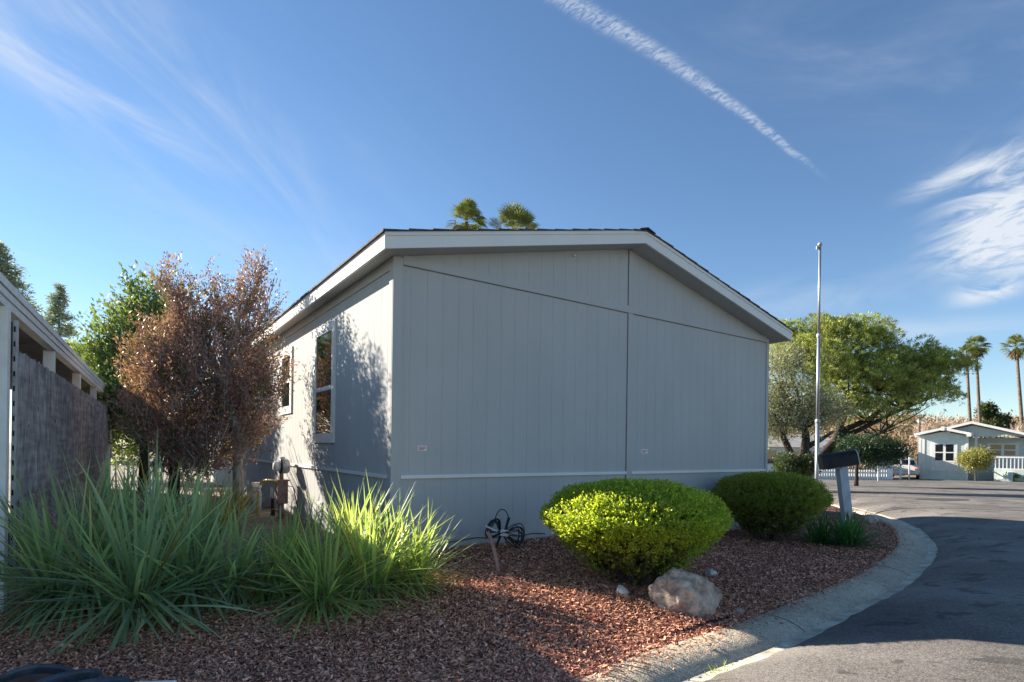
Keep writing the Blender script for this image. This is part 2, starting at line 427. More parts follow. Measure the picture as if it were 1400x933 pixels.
for j, o in enumerate(offs):
    p = ko+kn*(o+(jit[:, None]-.03 if j == 0 else 0))
    z = roadz(p[:, 0], p[:, 1], np.full(len(p), o))+(0 if j else -.02)
    rows.append(np.column_stack([p, z]))
RV = np.stack(rows); m_, k_ = RV.shape[:2]; idx = np.arange(m_*k_).reshape(m_, k_)
q = np.stack([idx[:-1, :-1], idx[1:, :-1], idx[1:, 1:], idx[:-1, 1:]], -1).reshape(-1, 4)
struct(link('road', npmesh('road', RV.reshape(-1, 3), q[:, ::-1], smooth=True), M['asphalt']))

# ---- kerb
def concrete_fn(t, b):
    co = t.coord(); a = t.noise(co, 85, 2); m2 = t.noise(co, 26, 5); c = t.noise(co, 1.7, 4)
    f = t.ramp(t.math('ADD', t.math('MULTIPLY', a, .6), t.math('ADD', t.math('MULTIPLY', m2, .3), t.math('MULTIPLY', c, .35))), .46, .80)
    base = t.mix(f, (.33, .275, .20, 1), (.72, .61, .455, 1))
    dirt = t.ramp(t.noise(co, .9, 5), .5, .75); base = t.mix(t.math('MULTIPLY', dirt, .45), base, (.22, .19, .15, 1))
    sp = t.ramp(t.noise(co, 75, 2), .66, .74)
    base = t.mix(t.math('MULTIPLY', sp, .3), base, (.75, .7, .62, 1))
    t.l.new(base, b.inputs['Base Color']); bump(t, b, t.math('ADD', a, m2), .008, .8)
M['concrete'] = mat('weathered_concrete', rough=.9, spec=.25, fn=concrete_fn)
M['pan'] = mat('worn_gutter_concrete', (.5, .46, .36), .9, fn=varied((.34, .31, .25), (.66, .61, .48), 5, 6, .004, 90))
prof = [(-.02, -.30), (-.02, -.150), (.02, -.135), (.14, -.132), (.24, -.145), (.31, -.175), (.36, -.203)]
prof2 = [(.36, -.203), (.44, -.196), (.50, -.176), (.535, -.172), (.54, -.30)]
def strip(pr, jitter=0):
    rr = []
    for o, z in pr:
        far = np.maximum(0, kc[:, 1]-15)*.0235
        p = kc+kn*o; rr.append(np.column_stack([p, np.full(len(p), z)-far]))
    RV = np.stack(rr); m_, k_ = RV.shape[:2]; idx = np.arange(m_*k_).reshape(m_, k_)
    q = np.stack([idx[:-1, :-1], idx[:-1, 1:], idx[1:, 1:], idx[1:, :-1]], -1).reshape(-1, 4)
    return npmesh('kerb', RV.reshape(-1, 3), q[:, ::-1], smooth=True)
struct(link('kerb', strip(prof), M['concrete'])); struct(link('gutter', strip(prof2), M['pan']))
# saw joints in the kerb
jm = MB()
for i in (27, 43, 58):
    for (o0, z0), (o1, z1) in zip(prof[2:-1], prof[3:]):
        a = kc[i]+kn[i]*o0; b = kc[i]+kn[i]*o1
        jm.bar((a[0], a[1], z0+.001), (b[0], b[1], z1+.001), .006, .004)
struct(jm.build('kerb_joint', mat('dark_joint', (.05, .045, .04), .95)))

# ---- mulch bed
def mulch_fn(t, b):
    co = t.coord(); n = t.noise(co, 45, 4); 
    t.l.new(t.mix(t.ramp(n, .3, .7), (.05, .019, .014, 1), (.24, .10, .07, 1)), b.inputs['Base Color']); bump(t, b, n, .03, 1)
M['mulch'] = mat('bark_mulch', rough=.95, fn=mulch_fn)
bx = np.arange(-6, 9.5, .16); by = np.arange(-.6, 17, .16)
BX, BY = np.meshgrid(bx, by)
BD = seg_dist(BX, BY)
lx = (BX-HX)*ex[0]+(BY-HY)*ex[1]; ly = (BX-HX)*ey[0]+(BY-HY)*ey[1]
inside = (BD < .12) & ~((lx > .3) & (lx < 7.0) & (ly > .3)) & ~((lx < -.1) & (ly > .8+.12*np.sin(BX*3))) & (BX > -5.2)
BZ = yard(BX, BY)+.012*np.sin(BX*7+BY*3)*np.sin(BY*6-BX*2)
BZ = np.where(BD > -.12, np.minimum(BZ, -.15-.06*np.clip((BD+.05)/.1, 0, 3)), BZ)
idx = np.arange(BX.size).reshape(BX.shape)
q = np.stack([idx[:-1, :-1], idx[:-1, 1:], idx[1:, 1:], idx[1:, :-1]], -1).reshape(-1, 4)
ok = inside.ravel()[q].all(1); q = q[ok]
used, inv = np.unique(q.ravel(), return_inverse=True)
struct(link('mulch_bed', npmesh('mulch_bed', np.stack([BX, BY, BZ], -1).reshape(-1, 3)[used], inv.reshape(-1, 4), smooth=True), M['mulch']))
rng = np.random.default_rng(11)
def chips(n):                                # density falls with the square of the distance ahead
    y = np.exp(rng.uniform(math.log(1.9), math.log(13), n)); x = y*rng.uniform(-1.0, 1.0, n)
    d = seg_dist(x, y); lx = (x-HX)*ex[0]+(y-HY)*ex[1]; ly = (x-HX)*ey[0]+(y-HY)*ey[1]
    k = (d < -.0+.30*rng.random(n)**9) & ~((lx > -.02) & (ly > -.02)) & ~((lx < -.1) & (ly > .8))
    k &= (np.abs(x) < y*.96+.3)
    x, y, d = x[k], y[k], d[k]; z = yard(x, y)
    z = np.where(d > .0, -.131-.05*np.clip((d-.2)/.1, 0, 1), np.where(d > -.1, np.maximum(np.minimum(z, -.145), -.15), z))+.004+rng.random(len(x))*.022
    n = len(x); az = rng.uniform(0, 2*np.pi, n); tl = rng.normal(0, .35, n); rl = rng.normal(0, .5, n)
    D = np.stack([np.cos(az)*np.cos(tl), np.sin(az)*np.cos(tl), np.sin(tl)], 1)
    S = np.stack([-np.sin(az)*np.cos(rl), np.cos(az)*np.cos(rl), np.sin(rl)], 1)
    L = rng.gamma(4, .0040, n)+.006; Wd = L*rng.uniform(.20, .48, n)
    P = np.stack([x, y, z], 1)
    L_, W_2 = L[:, None], Wd[:, None]
    V = np.stack([P-D*L_*.5-S*W_2*.4, P+D*L_*.45-S*W_2*.5, P+D*L_*.5+S*W_2*.35, P-D*L_*.4+S*W_2*.5], 1)
    tint = tintgen(rng, n, (.125, .046, .031), (.56, .285, .18), .45)
    pale = rng.random(n) < .035; tint[pale] = tint[pale]*.4+np.array((.55, .42, .34))*.75
    return V.reshape(-1, 3), np.repeat(tint, 4, 0)
Vc, Tc = chips(760000)
o = link('mulch_chips', npmesh('mulch_chips', Vc, np.arange(len(Vc)).reshape(-1, 4), Tc), M['chip'])
tag(o, 'reddish brown bark chips covering the planting bed by the kerb', 'mulch', kind='stuff')

# ------------------------------------------------------------------ the grey home
home = thing('manufactured_home', 'large grey home with vertical groove siding and a blank gable end wall', 'house', (HX, HY, 0), TH)
HW, HL, ZB = 7.3, 16.0, -.25
ZE = 2.038+H; ZR = 2.952+H; A_, B_ = .21, .289        # soffit heights, eave and rake overhangs
def soffit(x): return ZE+(ZR-ZE)*(1-abs(x-HW/2)/(HW/2+A_))
def groove_wall(length, top, seed, y0=0.0):
    rg = random.Random(seed); pts = [(0, 0)]; x = .2
    while x < length-.03:
        pts += [(x-.0022, 0), (x-.0012, .0022), (x+.0012, .0022), (x+.0022, 0)]
        x += .2032
    pts.append((length, 0)); return pts
def wall_mesh(name, pts, place, top, mat_, parent, extra=()):
    xs = sorted(set([p[0] for p in pts]+list(extra))); px = [p[0] for p in pts]; pd = [p[1] for p in pts]
    V = []
    for x in xs:
        d = float(np.interp(x, px, pd)); V.append(place(x, d, ZB)); V.append(place(x, d, top(x)))
    n = len(xs); Fc = [(2*i, 2*i+2, 2*i+3, 2*i+1) for i in range(n-1)]
    return link(name, npmesh(name, V, Fc), mat_, parent)
wall_mesh('front_wall', groove_wall(HW, None, 1), lambda x, d, z: (x, d, z), soffit, M['siding'], home, (HW/2,))
wall_mesh('side_wall', groove_wall(HL, None, 2), lambda y, d, z: (d, HL-y, z), lambda y: soffit(0), M['siding'], home)
wall_mesh('side_wall', groove_wall(HL, None, 3), lambda y, d, z: (HW-d, y, z), lambda y: soffit(0), M['siding'], home)
wall_mesh('back_wall', groove_wall(HW, None, 4), lambda x, d, z: (HW-x, HL-d, z), soffit, M['siding'], home, (HW/2,))
# roof: soffit + fascia boards + shingles
y0, y1 = -B_, HL+B_; xl, xr, xm = -A_, HW+A_, HW/2; FT = .170
s = MB(); s.poly([(xl, y0, ZE), (xm, y0, ZR), (xm, y1, ZR), (xl, y1, ZE)]); s.poly([(xm, y0, ZR), (xr, y0, ZE), (xr, y1, ZE), (xm, y1, ZR)])
s.build('soffit', M['siding'], home)
f = MB(); tk = .03
for yy, sg in ((y0, -1), (y1, 1)):
    for xa, xb in ((xl-tk, xm), (xm, xr+tk)):
        za, zb = (ZE, ZR) if xa < xm-1 else (ZR, ZE)
        f.prism([(xa, yy, za-.006), (xb, yy, zb-.006), (xb, yy, zb+FT), (xa, yy, za+FT)], (0, sg*tk, 0))
f.build_split('rake_fascia', M['trim'], home)
f = MB(); f.box((xl-tk, y0+.003, ZE-.006), (xl, y1-.003, ZE+FT-.004)); f.box((xr, y0+.003, ZE-.006), (xr+tk, y1-.003, ZE+FT-.004))
f.build_split('eave_fascia', M['trim'], home)
f = MB()
for yy in (y0-tk-.012,):
    for xa, xb in ((xl-tk, xm), (xm, xr+tk)):
        za, zb = (ZE, ZR) if xa < xm-1 else (ZR, ZE)
        f.prism([(xa, yy, za+FT-.045), (xb, yy, zb+FT-.045), (xb, yy, zb+FT), (xa, yy, za+FT)], (0, .011, 0))
f.build_split('drip_trim', M['trim'], home)
rf = MB(); rr = random.Random(5); SL = (ZR-ZE)/(HW/2+A_)
ystep = .30; yy = y0-tk-.03
courses = 14
for side in (-1, 1):
    for c in range(courses):
        ta, tb = c/courses, (c+1)/courses+.01
        xa = xm+side*(HW/2+A_+tk+.03)*(1-ta); xb = xm+side*(HW/2+A_+tk+.03)*(1-tb)
        zf = lambda x: ZR+FT-SL*abs(x-xm)
        lift = .012+rr.uniform(-.002, .003); ext = rr.uniform(-.004, .006)
        rf.prism([(xa, yy-ext, zf(xa)+.001), (xb, yy-ext, zf(xb)+.001), (xb, yy-ext, zf(xb)+.010), (xa, yy-ext, zf(xa)+lift+.012)], (0, y1-yy+.04, 0))
rf_o = rf.build('roof', M['shingle'], home)
rc = MB()
for k in range(40):
    ya = yy-.01+k*.42
    rc.prism([(xm-.16, ya, ZR+FT-SL*.16+.016), (xm, ya, ZR+FT+.022), (xm+.16, ya, ZR+FT-SL*.16+.016), (xm+.16, ya, ZR+FT-SL*.16+.028), (xm, ya, ZR+FT+.04), (xm-.16, ya, ZR+FT-SL*.16+.028)], (0, .41, 0))
rc.build('ridge_cap', M['shingle'], rf_o)
# trim boards on the walls
t = MB(); t.box((-.016, -.018, ZB), (.10, .0, soffit(0)-.005)); t.box((-.018, .001, ZB), (0, .09, soffit(0)-.006)); t.build_split('corner_trim', M['siding'], home)
t = MB(); t.box((HW-.055, -.018, ZB), (HW+.018, 0, soffit(HW)-.006)); t.box((HW, .001, ZB), (HW+.018, .09, soffit(0)-.006)); t.build_split('corner_trim', M['siding'], home)
ZF = 2.016+H
t = MB(); t.box((.101, -.019, ZF), (HW-.056, -.001, ZF+.105)); t.build_split('frieze_board', M['siding'], home)
t = MB(); t.box((xm-.012, -.017, ZB), (xm+.085, -.001, ZF-.003)); t.box((xm-.012, -.017, ZF+.108), (xm+.085, -.001, soffit(xm+.08)-.006)); t.build_split('centre_batten', M['siding'], home)
g = MB(); g.box((xm-.018, -.012, .3), (xm-.013, .0, ZF-.003)); g.box((xm-.018, -.012, ZF+.108), (xm-.013, 0, soffit(xm-.02)-.01)); g.box((.101, -.014, ZF-.008), (HW-.056, 0, ZF-.002)); g.build_split('panel_seam', M['seam'], home)
ZT = -.331+H
t = MB(); t.box((.101, -.030, ZT-.018), (xm-.022, -.001, ZT+.022)); t.box((xm+.086, -.030, ZT-.018), (HW-.056, -.001, ZT+.022)); t.build_split('skirting_trim', M['trim'], home)
t = MB(); t.box((-.030, .091, ZT-.018), (-.001, HL, ZT+.022)); t.build_split('skirting_trim', M['trim'], home)
t = MB(); t.box((-.016, .091, soffit(0)-.13), (-.001, HL, soffit(0)-.004)); t.build('eave_frieze', M['siding'], home)
def window(ya, yb, za, zb, rail=.44):
    wn = thing('window', None, None); wn.parent = home
    tw = .10
    fr = MB(); x = -.028
    fr.box((x, ya, za), (0, yb, za+tw)); fr.box((x, ya, zb-tw), (0, yb, zb)); fr.box((x, ya, za+tw), (0, ya+tw, zb-tw)); fr.box((x, yb-tw, za+tw), (0, yb, zb-tw))
    fr.build('window_trim', M['white'], wn)
    a, b, c, d = ya+tw, yb-tw, za+tw, zb-tw; sf = MB(); t2 = .035
    zr = c+(d-c)*rail
    sf.box((-.022, a, c), (-.001, a+t2, d)); sf.box((-.022, b-t2, c), (-.001, b, d)); sf.box((-.022, a+t2, c), (-.001, b-t2, c+t2)); sf.box((-.022, a+t2, d-t2), (-.001, b-t2, d)); sf.box((-.024, a+t2, zr-.03), (-.001, b-t2, zr+.03))
    sf.build('sash', M['white'], wn)
    p = MB(); p.box((-.010, a+t2, zr+.03), (-.006, b-t2, d-t2)); p.build('pane', M['glass'], wn)
    p = MB(); p.box((-.012, a+t2, c+t2), (-.008, b-t2, zr-.03)); p.build('pane', M['glass'], wn)
    return wn
window(2.02, 3.07, .05+H, 1.777+H, .45); window(4.44, 5.3, .57+H, 1.74+H, .5); window(7.5, 8.4, .05+H, 1.777+H, .45); window(11, 12, .05+H, 1.777+H)
for ya in (5.85, 2.55):
    v = MB(); v.box((-.02, ya, .22), (-.001, ya+.22, .42), .004)
    for k in range(5): v.box((-.026, ya+.02, .245+k*.033), (-.02, ya+.20, .262+k*.033))
    v.build('skirting_vent', M['white'], home)
def wallpt(u, v):                            # (u, v) on the front wall, in the home's own axes
    a, b = ray(u, v); s_ = (a*HY-HX)/(ex[0]-a*ex[1]); return s_, H+b*(HY+s_*ex[1])
for (ua, va, ub, vb, lab) in ((571, 609.5, 583, 616.5, 'red and white warning sticker near the corner'), (876.5, 614.5, 885, 620.3, 'faded pale pink sticker beside the centre batten')):
    xa, zt_ = wallpt(ua, va); xb, zb_ = wallpt(ub, vb)
    st = MB(); st.box((xa, -.004, zb_), (xb, -.0005, zt_)); st = st.build('sticker', M['label'], home); st['label'] = lab
    pr = MB(); ww, hh = xb-xa, zt_-zb_
    for k in range(3): pr.box((xa+ww*.10, -.006, zb_+hh*(.16+.25*k)), (xa+ww*(.9-.22*(k == 0)), -.0041, zb_+hh*(.31+.25*k)))
    pr.build('print', M['red'], st)
xa, za = wallpt(784, 350); MB().box((xa-.012, -.03, za-.012), (xa+.012, -.001, za+.012), .003).build('cable_clip', M['white'], home)
# thin cable pinned along the foot of the front wall
x0_, z0_ = wallpt(640, 737); x1_, z1_ = wallpt(745, 729)
cb = MB(); cb.tube([(x0_-.5, -.012, z0_-.03)]+[(x0_+(x1_-x0_)*k/10, -.012, z0_+(z1_-z0_)*k/10+.01*math.sin(k*1.7)) for k in range(11)], .006, 6); cb.build('wall_cable', M['blackrub'], home)
# rust coloured ground rod, cable coil
base = onz(682, 784, gz(-.13, 5.54)); top = at(667, 727, 5.7)
pp = MB(); pts = [base+Vector((0, 0, -.1)), base, base.lerp(top, .35)+Vector((.012, 0, 0)), base.lerp(top, .7)+Vector((.014, 0, 0)), top]
pp.tube(pts, .02, 10); tag(pp.build('ground_pipe', M['copper']), 'bent rust brown pipe sticking out of the mulch in front of the wall', 'pipe')
coil = thing('cable_coil', 'tied bundle of black cable with white tag hanging at the foot of the grey wall', 'cable', (0, 0, 0))
cpt = at(686, 727, 6.55); cc = MB(); rg = random.Random(4)
ux = Vector((ex[0], ex[1], 0)); uz = Vector((0, 0, 1)); un = Vector((ex[1], -ex[0], 0))
def loop(ang, ln, wd, r=.007, n=18, off=0.0):
    d = ux*math.cos(ang)+uz*math.sin(ang); e = -ux*math.sin(ang)+uz*math.cos(ang); pts = []
    for k in range(n+1):
        a = 2*math.pi*k/n
        pts.append(cpt+d*(ln*(1-math.cos(a))/2)+e*(wd*math.sin(a)*(1-math.cos(a))/2*1.2)+un*(off+.02*math.sin(a*2)))
    cc.tube(pts, r, 6, cap=False)
for k in range(7): loop(R(152+rg.uniform(-14, 14)), .20+rg.uniform(-.03, .03), .12+rg.uniform(-.03, .03), .006, off=.01*k-.02)
for k in range(9): loop(R(-22+rg.uniform(-22, 16)), .30+rg.uniform(-.05, .06), .12+rg.uniform(-.04, .05), .006, off=.01*k-.02)
cc.tube([cpt+ux*(-.10)+uz*.10+(ux*.10*-math.cos(a)+uz*.16*math.sin(a)+ux*.1) for a in np.linspace(.15, 2.9, 12)], .006, 6)
cc.tube([cpt+ux*.10+uz*.16, cpt+ux*.05, cpt+uz*-.02], .017, 8); cc.tube([cpt, cpt+ux*-.07-uz*.17, cpt+ux*-.12-uz*.33], .015, 8)
cc.build('cable_loop', M['blackrub'], coil)
lb = MB(); lb.bar(cpt+ux*-.05+un*.05-uz*.0, cpt+ux*.06+un*.05-uz*.02, .012, .075); lb.bar(cpt+ux*-.26+un*.05+uz*.09, cpt+ux*-.10+un*.05+uz*.02, .01, .018); lb.build('cable_tag', M['label'], coil)

# ------------------------------------------------------------------ neighbour's carport and slat fence on the left
NA = math.atan2(.642, 1); NX, NY = -4.19, 4.62
car = thing('neighbour_carport', 'white carport with flat metal roof along the left edge behind the slat fence', 'carport', (NX, NY, 0), NA)
RS = .011
def nz(y): return RS*y
rt = 1.306+H; L0, L1 = -1.2, 13.4
b = MB()
for (xx, za, zb) in ((.0, -.20, -.135), (.012, -.131, -.07), (.026, -.066, 0)):
    b.prism([(xx, L0, rt+za+nz(L0)), (xx, L1, rt+za+nz(L1)), (xx, L1, rt+zb+nz(L1)), (xx, L0, rt+zb+nz(L0))], (-.09, 0, 0))
b.build('beam', M['white'], car)
rb = MB(); y = L0
while y < L1-.05:
    rb.prism([(-.10, y, rt-.03+nz(y)), (-.10, y+.20, rt-.03+nz(y)), (-.10, y+.205, rt-.075+nz(y)), (-.10, y+.225, rt-.075+nz(y)), (-.10, y+.23, rt-.02+nz(y)), (-.10, y, rt-.02+nz(y))], (-4.2, 0, .02)); y += .23
rb.build('roof', mat('carport_roof_pan', (.27, .265, .26), .7, fn=varied((.22, .215, .21), (.31, .305, .30), 3, 4, .001)), car)
for k, y in enumerate((-.06, 2.8, 5.7, 8.8, 11.8)):
    p = MB(); p.box((-.13 if k else -.10, y-.06, -.4), (-.02 if k else .022, y+.06, rt-.205+nz(y)), .006)
    p.build('post', M['white'], car)
nh = MB(); nh.box((-4.6, -2, -.3), (-4.35, 14, rt-.05))
for k in range(14): nh.box((-4.35, -2, -.3+k*.2), (-4.335, 14, -.3+k*.2+.19))
tag(nh.build('neighbour_wall', mat('grey_lap_wall', (.30, .30, .29), .7)), 'pale lap sided wall under the carport roof at far left', 'wall').matrix_world = car.matrix_basis.copy()
bpy.data.objects['neighbour_wall'].location = (NX, NY, 0); bpy.data.objects['neighbour_wall'].rotation_euler = (0, 0, NA)
def slat_fn(t, b):
    co = t.coord(); g = t.noise(t.scaled(co, (8, 30, 1.2)), 3, 5); s2 = t.noise(t.scaled(co, (1, 3, 3)), 1.6, 4); band = t.noise(t.scaled(co, (1, .8, 9)), 1.5, 3)
    f = t.ramp(t.math('ADD', t.math('MULTIPLY', g, .5), t.math('ADD', t.math('MULTIPLY', s2, .35), t.math('MULTIPLY', band, .3))), .42, .78)
    c = t.mix(f, (.19, .172, .178, 1), (.58, .545, .54, 1)); hole = t.ramp(t.noise(t.scaled(co, (1, 5, 3)), 2.6, 2), .70, .74)
    t.l.new(t.mix(t.math('MULTIPLY', hole, .8), c, (.02, .018, .02, 1)), b.inputs['Base Color']); bump(t, b, g, .006, .8)
M['slat'] = mat('weathered_slat', rough=.95, spec=.15, fn=slat_fn)
fe = thing('slat_fence', 'dark weathered vertical slat screen fence below the carport roof', 'fence', (NX, NY, 0), NA)
FTOP = .774+H; FM = -.30+H-.19
rg = random.Random(9)
def slats(za, zb, x, wdt, gap):
    m = MB(); y = .132
    while y < 12.8:
        dx = rg.uniform(-.006, .006); dz = rg.uniform(-.012, .012)
        m.box((x+dx-.012, y, za+nz(y)), (x+dx, y+wdt*rg.uniform(.85, 1.05), zb+nz(y)+dz)); y += wdt+gap
    return m
slats(FM-.02, FTOP, .062, .036, .003).build('upper_screen', M['slat'], fe)
slats(-.3, FM+.05, .040, .030, .006).build('lower_screen', M['slat'], fe)
m = MB(); m.bar((.076, .15, FM-.02), (.076, 12.8, FM-.02+nz(12.7)), .02, .035); m.bar((.02, .15, FTOP-.12), (.02, 12.8, FTOP-.12+nz(12.8)), .03, .06); m.build_split('rail', M['slat'], fe)
sp = MB(); sp.box((.0225, .0605, -.35), (.052, .13, FTOP+.25), .002); sp = sp.build('slotted_post', M['greymetal'], fe)
h = MB(); z = .05
while z < FTOP+.2: h.box((.030, .058, z), (.042, .0602, z+.045)); z += .125
h.build_split('slot', M['dark'], sp)

# ------------------------------------------------------------------ plants
def blades(rng, bases, n, Lr, Wr, elr, droop, c1, c2, azr=(0, 2*math.pi), segs=9, jitter=.22, dead=.04, ebias=.8, rise=0.0):
    V = []; Fc = []; T = []; off = 0
    for i in range(n):
        bx_, by_, bz_ = bases[rng.integers(len(bases))]
        az = rng.uniform(*azr); e = rng.uniform(0, 1)**ebias; el = R(elr[0]+(elr[1]-elr[0])*e)
        L = rng.uniform(*Lr)*(.82+.18*e); w_ = rng.uniform(*Wr); k = rng.uniform(*droop)*(1.25-.8*e)
        d = np.array([math.cos(az), math.sin(az)]); side = np.array([-d[1], d[0], 0])
        tw = rng.normal(0, .25); curl = rng.normal(0, .14)
        p = np.array([bx_+d[0]*.03+rng.normal(0, .05), by_+d[1]*.03+rng.normal(0, .05), bz_-.02+rise*rng.random()**1.5]); pitch = el; yaw = 0
        cc_ = np.array(c1)+(np.array(c2)-np.array(c1))*rng.random(); cc_ = cc_*FOL*(1+jitter*(rng.random()*2-1))
        if rng.random() < dead: cc_ = np.array((.30, .22, .10))*(.6+.6*rng.random())
        for s_ in range(segs+1):
            t_ = s_/segs
            ww = w_*(.55+.9*t_ if t_ < .35 else (1-((t_-.35)/.65)**2.2))*.87+.0008
            cy, sy = math.cos(yaw), math.sin(yaw); dd = np.array([d[0]*cy-d[1]*sy, d[0]*sy+d[1]*cy]); sd = np.array([-dd[1], dd[0], 0])
            fw = np.array([dd[0]*math.cos(pitch), dd[1]*math.cos(pitch), math.sin(pitch)]); up = np.cross(fw, sd)*-1
            sv = sd*math.cos(tw*t_)+up*math.sin(tw*t_)
            V += [p+sv*ww*.5+up*ww*.16, p, p-sv*ww*.5+up*ww*.16]
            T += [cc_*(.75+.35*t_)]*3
            if s_ < segs:
                a = off+3*s_; Fc += [(a, a+1, a+4, a+3), (a+1, a+2, a+5, a+4)]
            p = p+fw*L/segs; pitch -= k*L/segs*(.35+1.7*t_**1.5); yaw += curl/segs
        off += 3*(segs+1)
    return np.array(V), np.array(Fc), np.array(T)
def strap_plant(name, label, cat, center, spread, nb, n, seed, **kw):
    rng = np.random.default_rng(seed); c = Vector(center); root = thing(name, label, cat, c)
    bases = [(rng.normal(0, spread), rng.normal(0, spread*.8), 0) for _ in range(nb)]
    bases = [(x, y, gz(c.x+x, c.y+y)-c.z) for x, y, z in bases]
    V, Fc, T = blades(rng, bases, n, **kw)
    gzv = ground_z(V[:, 0]+c.x, V[:, 1]+c.y)-c.z+.006; V[:, 2] = np.maximum(V[:, 2], gzv)
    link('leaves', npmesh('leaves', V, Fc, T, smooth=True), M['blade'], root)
    st = MB()
    for x, y, z in bases: st.tube([(x, y, z-.05), (x, y, z+.06), (x*1.02, y*1.02, z+.14)], [.035, .03, .012], 7)
    st.build_split('crown_base', M['stem'], root)
    return root
G1, G2 = (.10, .155, .105), (.18, .245, .145)
def rosettes(name, label, spots, nper, seed, Lr, Wr, c1, c2, elr=(-46, 87), droop=(.15, .75), dead=.02):
    rng = np.random.default_rng(seed); P = [onz(u, v, z) for u, v, z, _ in spots]; c = sum((Vector((p.x, p.y, 0)) for p in P), Vector())/len(P)
    root = thing(name, label, 'plant', (c.x, c.y, gz(c.x, c.y))); c = root.location; VV = []; FF = []; TT = []; off = 0; st = MB()
    for p, sp_ in zip(P, spots):
        q_ = p-c; V, Fc, T = blades(rng, [tuple(q_)], int(nper*(.4+.6*sp_[3])), (Lr[0]*sp_[3], Lr[1]*sp_[3]), Wr, elr, droop, c1, c2, dead=dead, ebias=1.12, rise=.16, jitter=.32)
        VV.append(V); FF.append(Fc+off); TT.append(T); off += len(V)
        # dry thatch under the crown
        V, Fc, T = blades(rng, [tuple(q_-Vector((0, 0, .05)))], nper//7, (Lr[0]*.5, Lr[1]*.8), Wr, (-75, -25), (.2, .8), (.11, .10, .06), (.20, .17, .10), dead=.6)
        VV.append(V); FF.append(Fc+off); TT.append(T); off += len(V)
        st.tube([(q_.x, q_.y, gz(p.x, p.y)-c.z-.05), tuple(q_*.98), tuple(q_+Vector((0, 0, .06)))], [.05, .045, .02], 7)
    V = np.concatenate(VV); g_ = ground_z(V[:, 0]+c.x, V[:, 1]+c.y)-c.z+.006; V[:, 2] = np.maximum(V[:, 2], g_)
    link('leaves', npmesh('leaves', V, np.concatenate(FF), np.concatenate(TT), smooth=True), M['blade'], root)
    st.build_split('stem', M['stem'], root); return root
rosettes('flax_plant', 'big green strap leaved clump in shade next to the slat fence',
    [(188, 828, .12, 1), (118, 800, .16, 1), (262, 802, .14, .95), (215, 762, .24, 1), (160, 760, .20, 1), (275, 764, .16, .85), (66, 816, .10, .9), (322, 806, .08, .68)], 165, 21, (.66, 1.06), (.019, .034), G1, G2)
rosettes('flax_plant', 'strap leaved clump with sunlit yellow green top in front of the home corner',
    [(440, 822, .08, .92), (505, 804, .10, 1), (480, 776, .16, 1), (400, 792, .10, .78), (540, 786, .10, .86), (572, 792, .06, .74), (372, 806, .06, .66)], 175, 22, (.56, .90), (.015, .027), (.10, .155, .075), (.18, .235, .085), dead=.03)
p = at(300, 700, 8.2)
strap_plant('flax_plant', 'small yellowing strap leaved clump under the red leaved tree', 'plant', (p.x, p.y, gz(p.x, p.y)), .12, 6, 130, 23,
    Lr=(.6, .95), Wr=(.02, .03), elr=(25, 80), droop=(.5, 1.3), c1=(.14, .16, .03), c2=(.26, .22, .06), dead=.15)
p = onz(1137, 742, -.12)
strap_plant('lily_plant', 'low dark green grassy leaved clump in front of the mailbox post', 'plant', (p.x, p.y, gz(p.x, p.y)), .20, 9, 330, 24,
    Lr=(.42, .74), Wr=(.018, .030), elr=(20, 80), droop=(1.6, 3.2), c1=(.02, .062, .025), c2=(.04, .095, .035), dead=.02)
# dark drooping yucca by the far end of the fence
p = at(238, 612, 10.2); yu = thing('yucca_plant', 'dark drooping narrow leaved yucca behind the big flax clump', 'plant', (p.x, p.y, gz(p.x, p.y)))
rng = np.random.default_rng(25); tz = p.z+.35-gz(p.x, p.y)
V, Fc, T = blades(rng, [(0, 0, tz), (.05, .05, tz-.15), (-.05, 0, tz-.3)], 420, (.85, 1.25), (.02, .03), (-55, 35), (.5, 1.4), (.010, .028, .018), (.022, .048, .03), dead=.06)
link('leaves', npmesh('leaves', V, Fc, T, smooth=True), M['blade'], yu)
m = MB(); m.tube([(0, 0, -.1), (.02, 0, tz*.5), (0, 0, tz)], [.11, .09, .07], 10); m.build('trunk', M['bark'], yu)

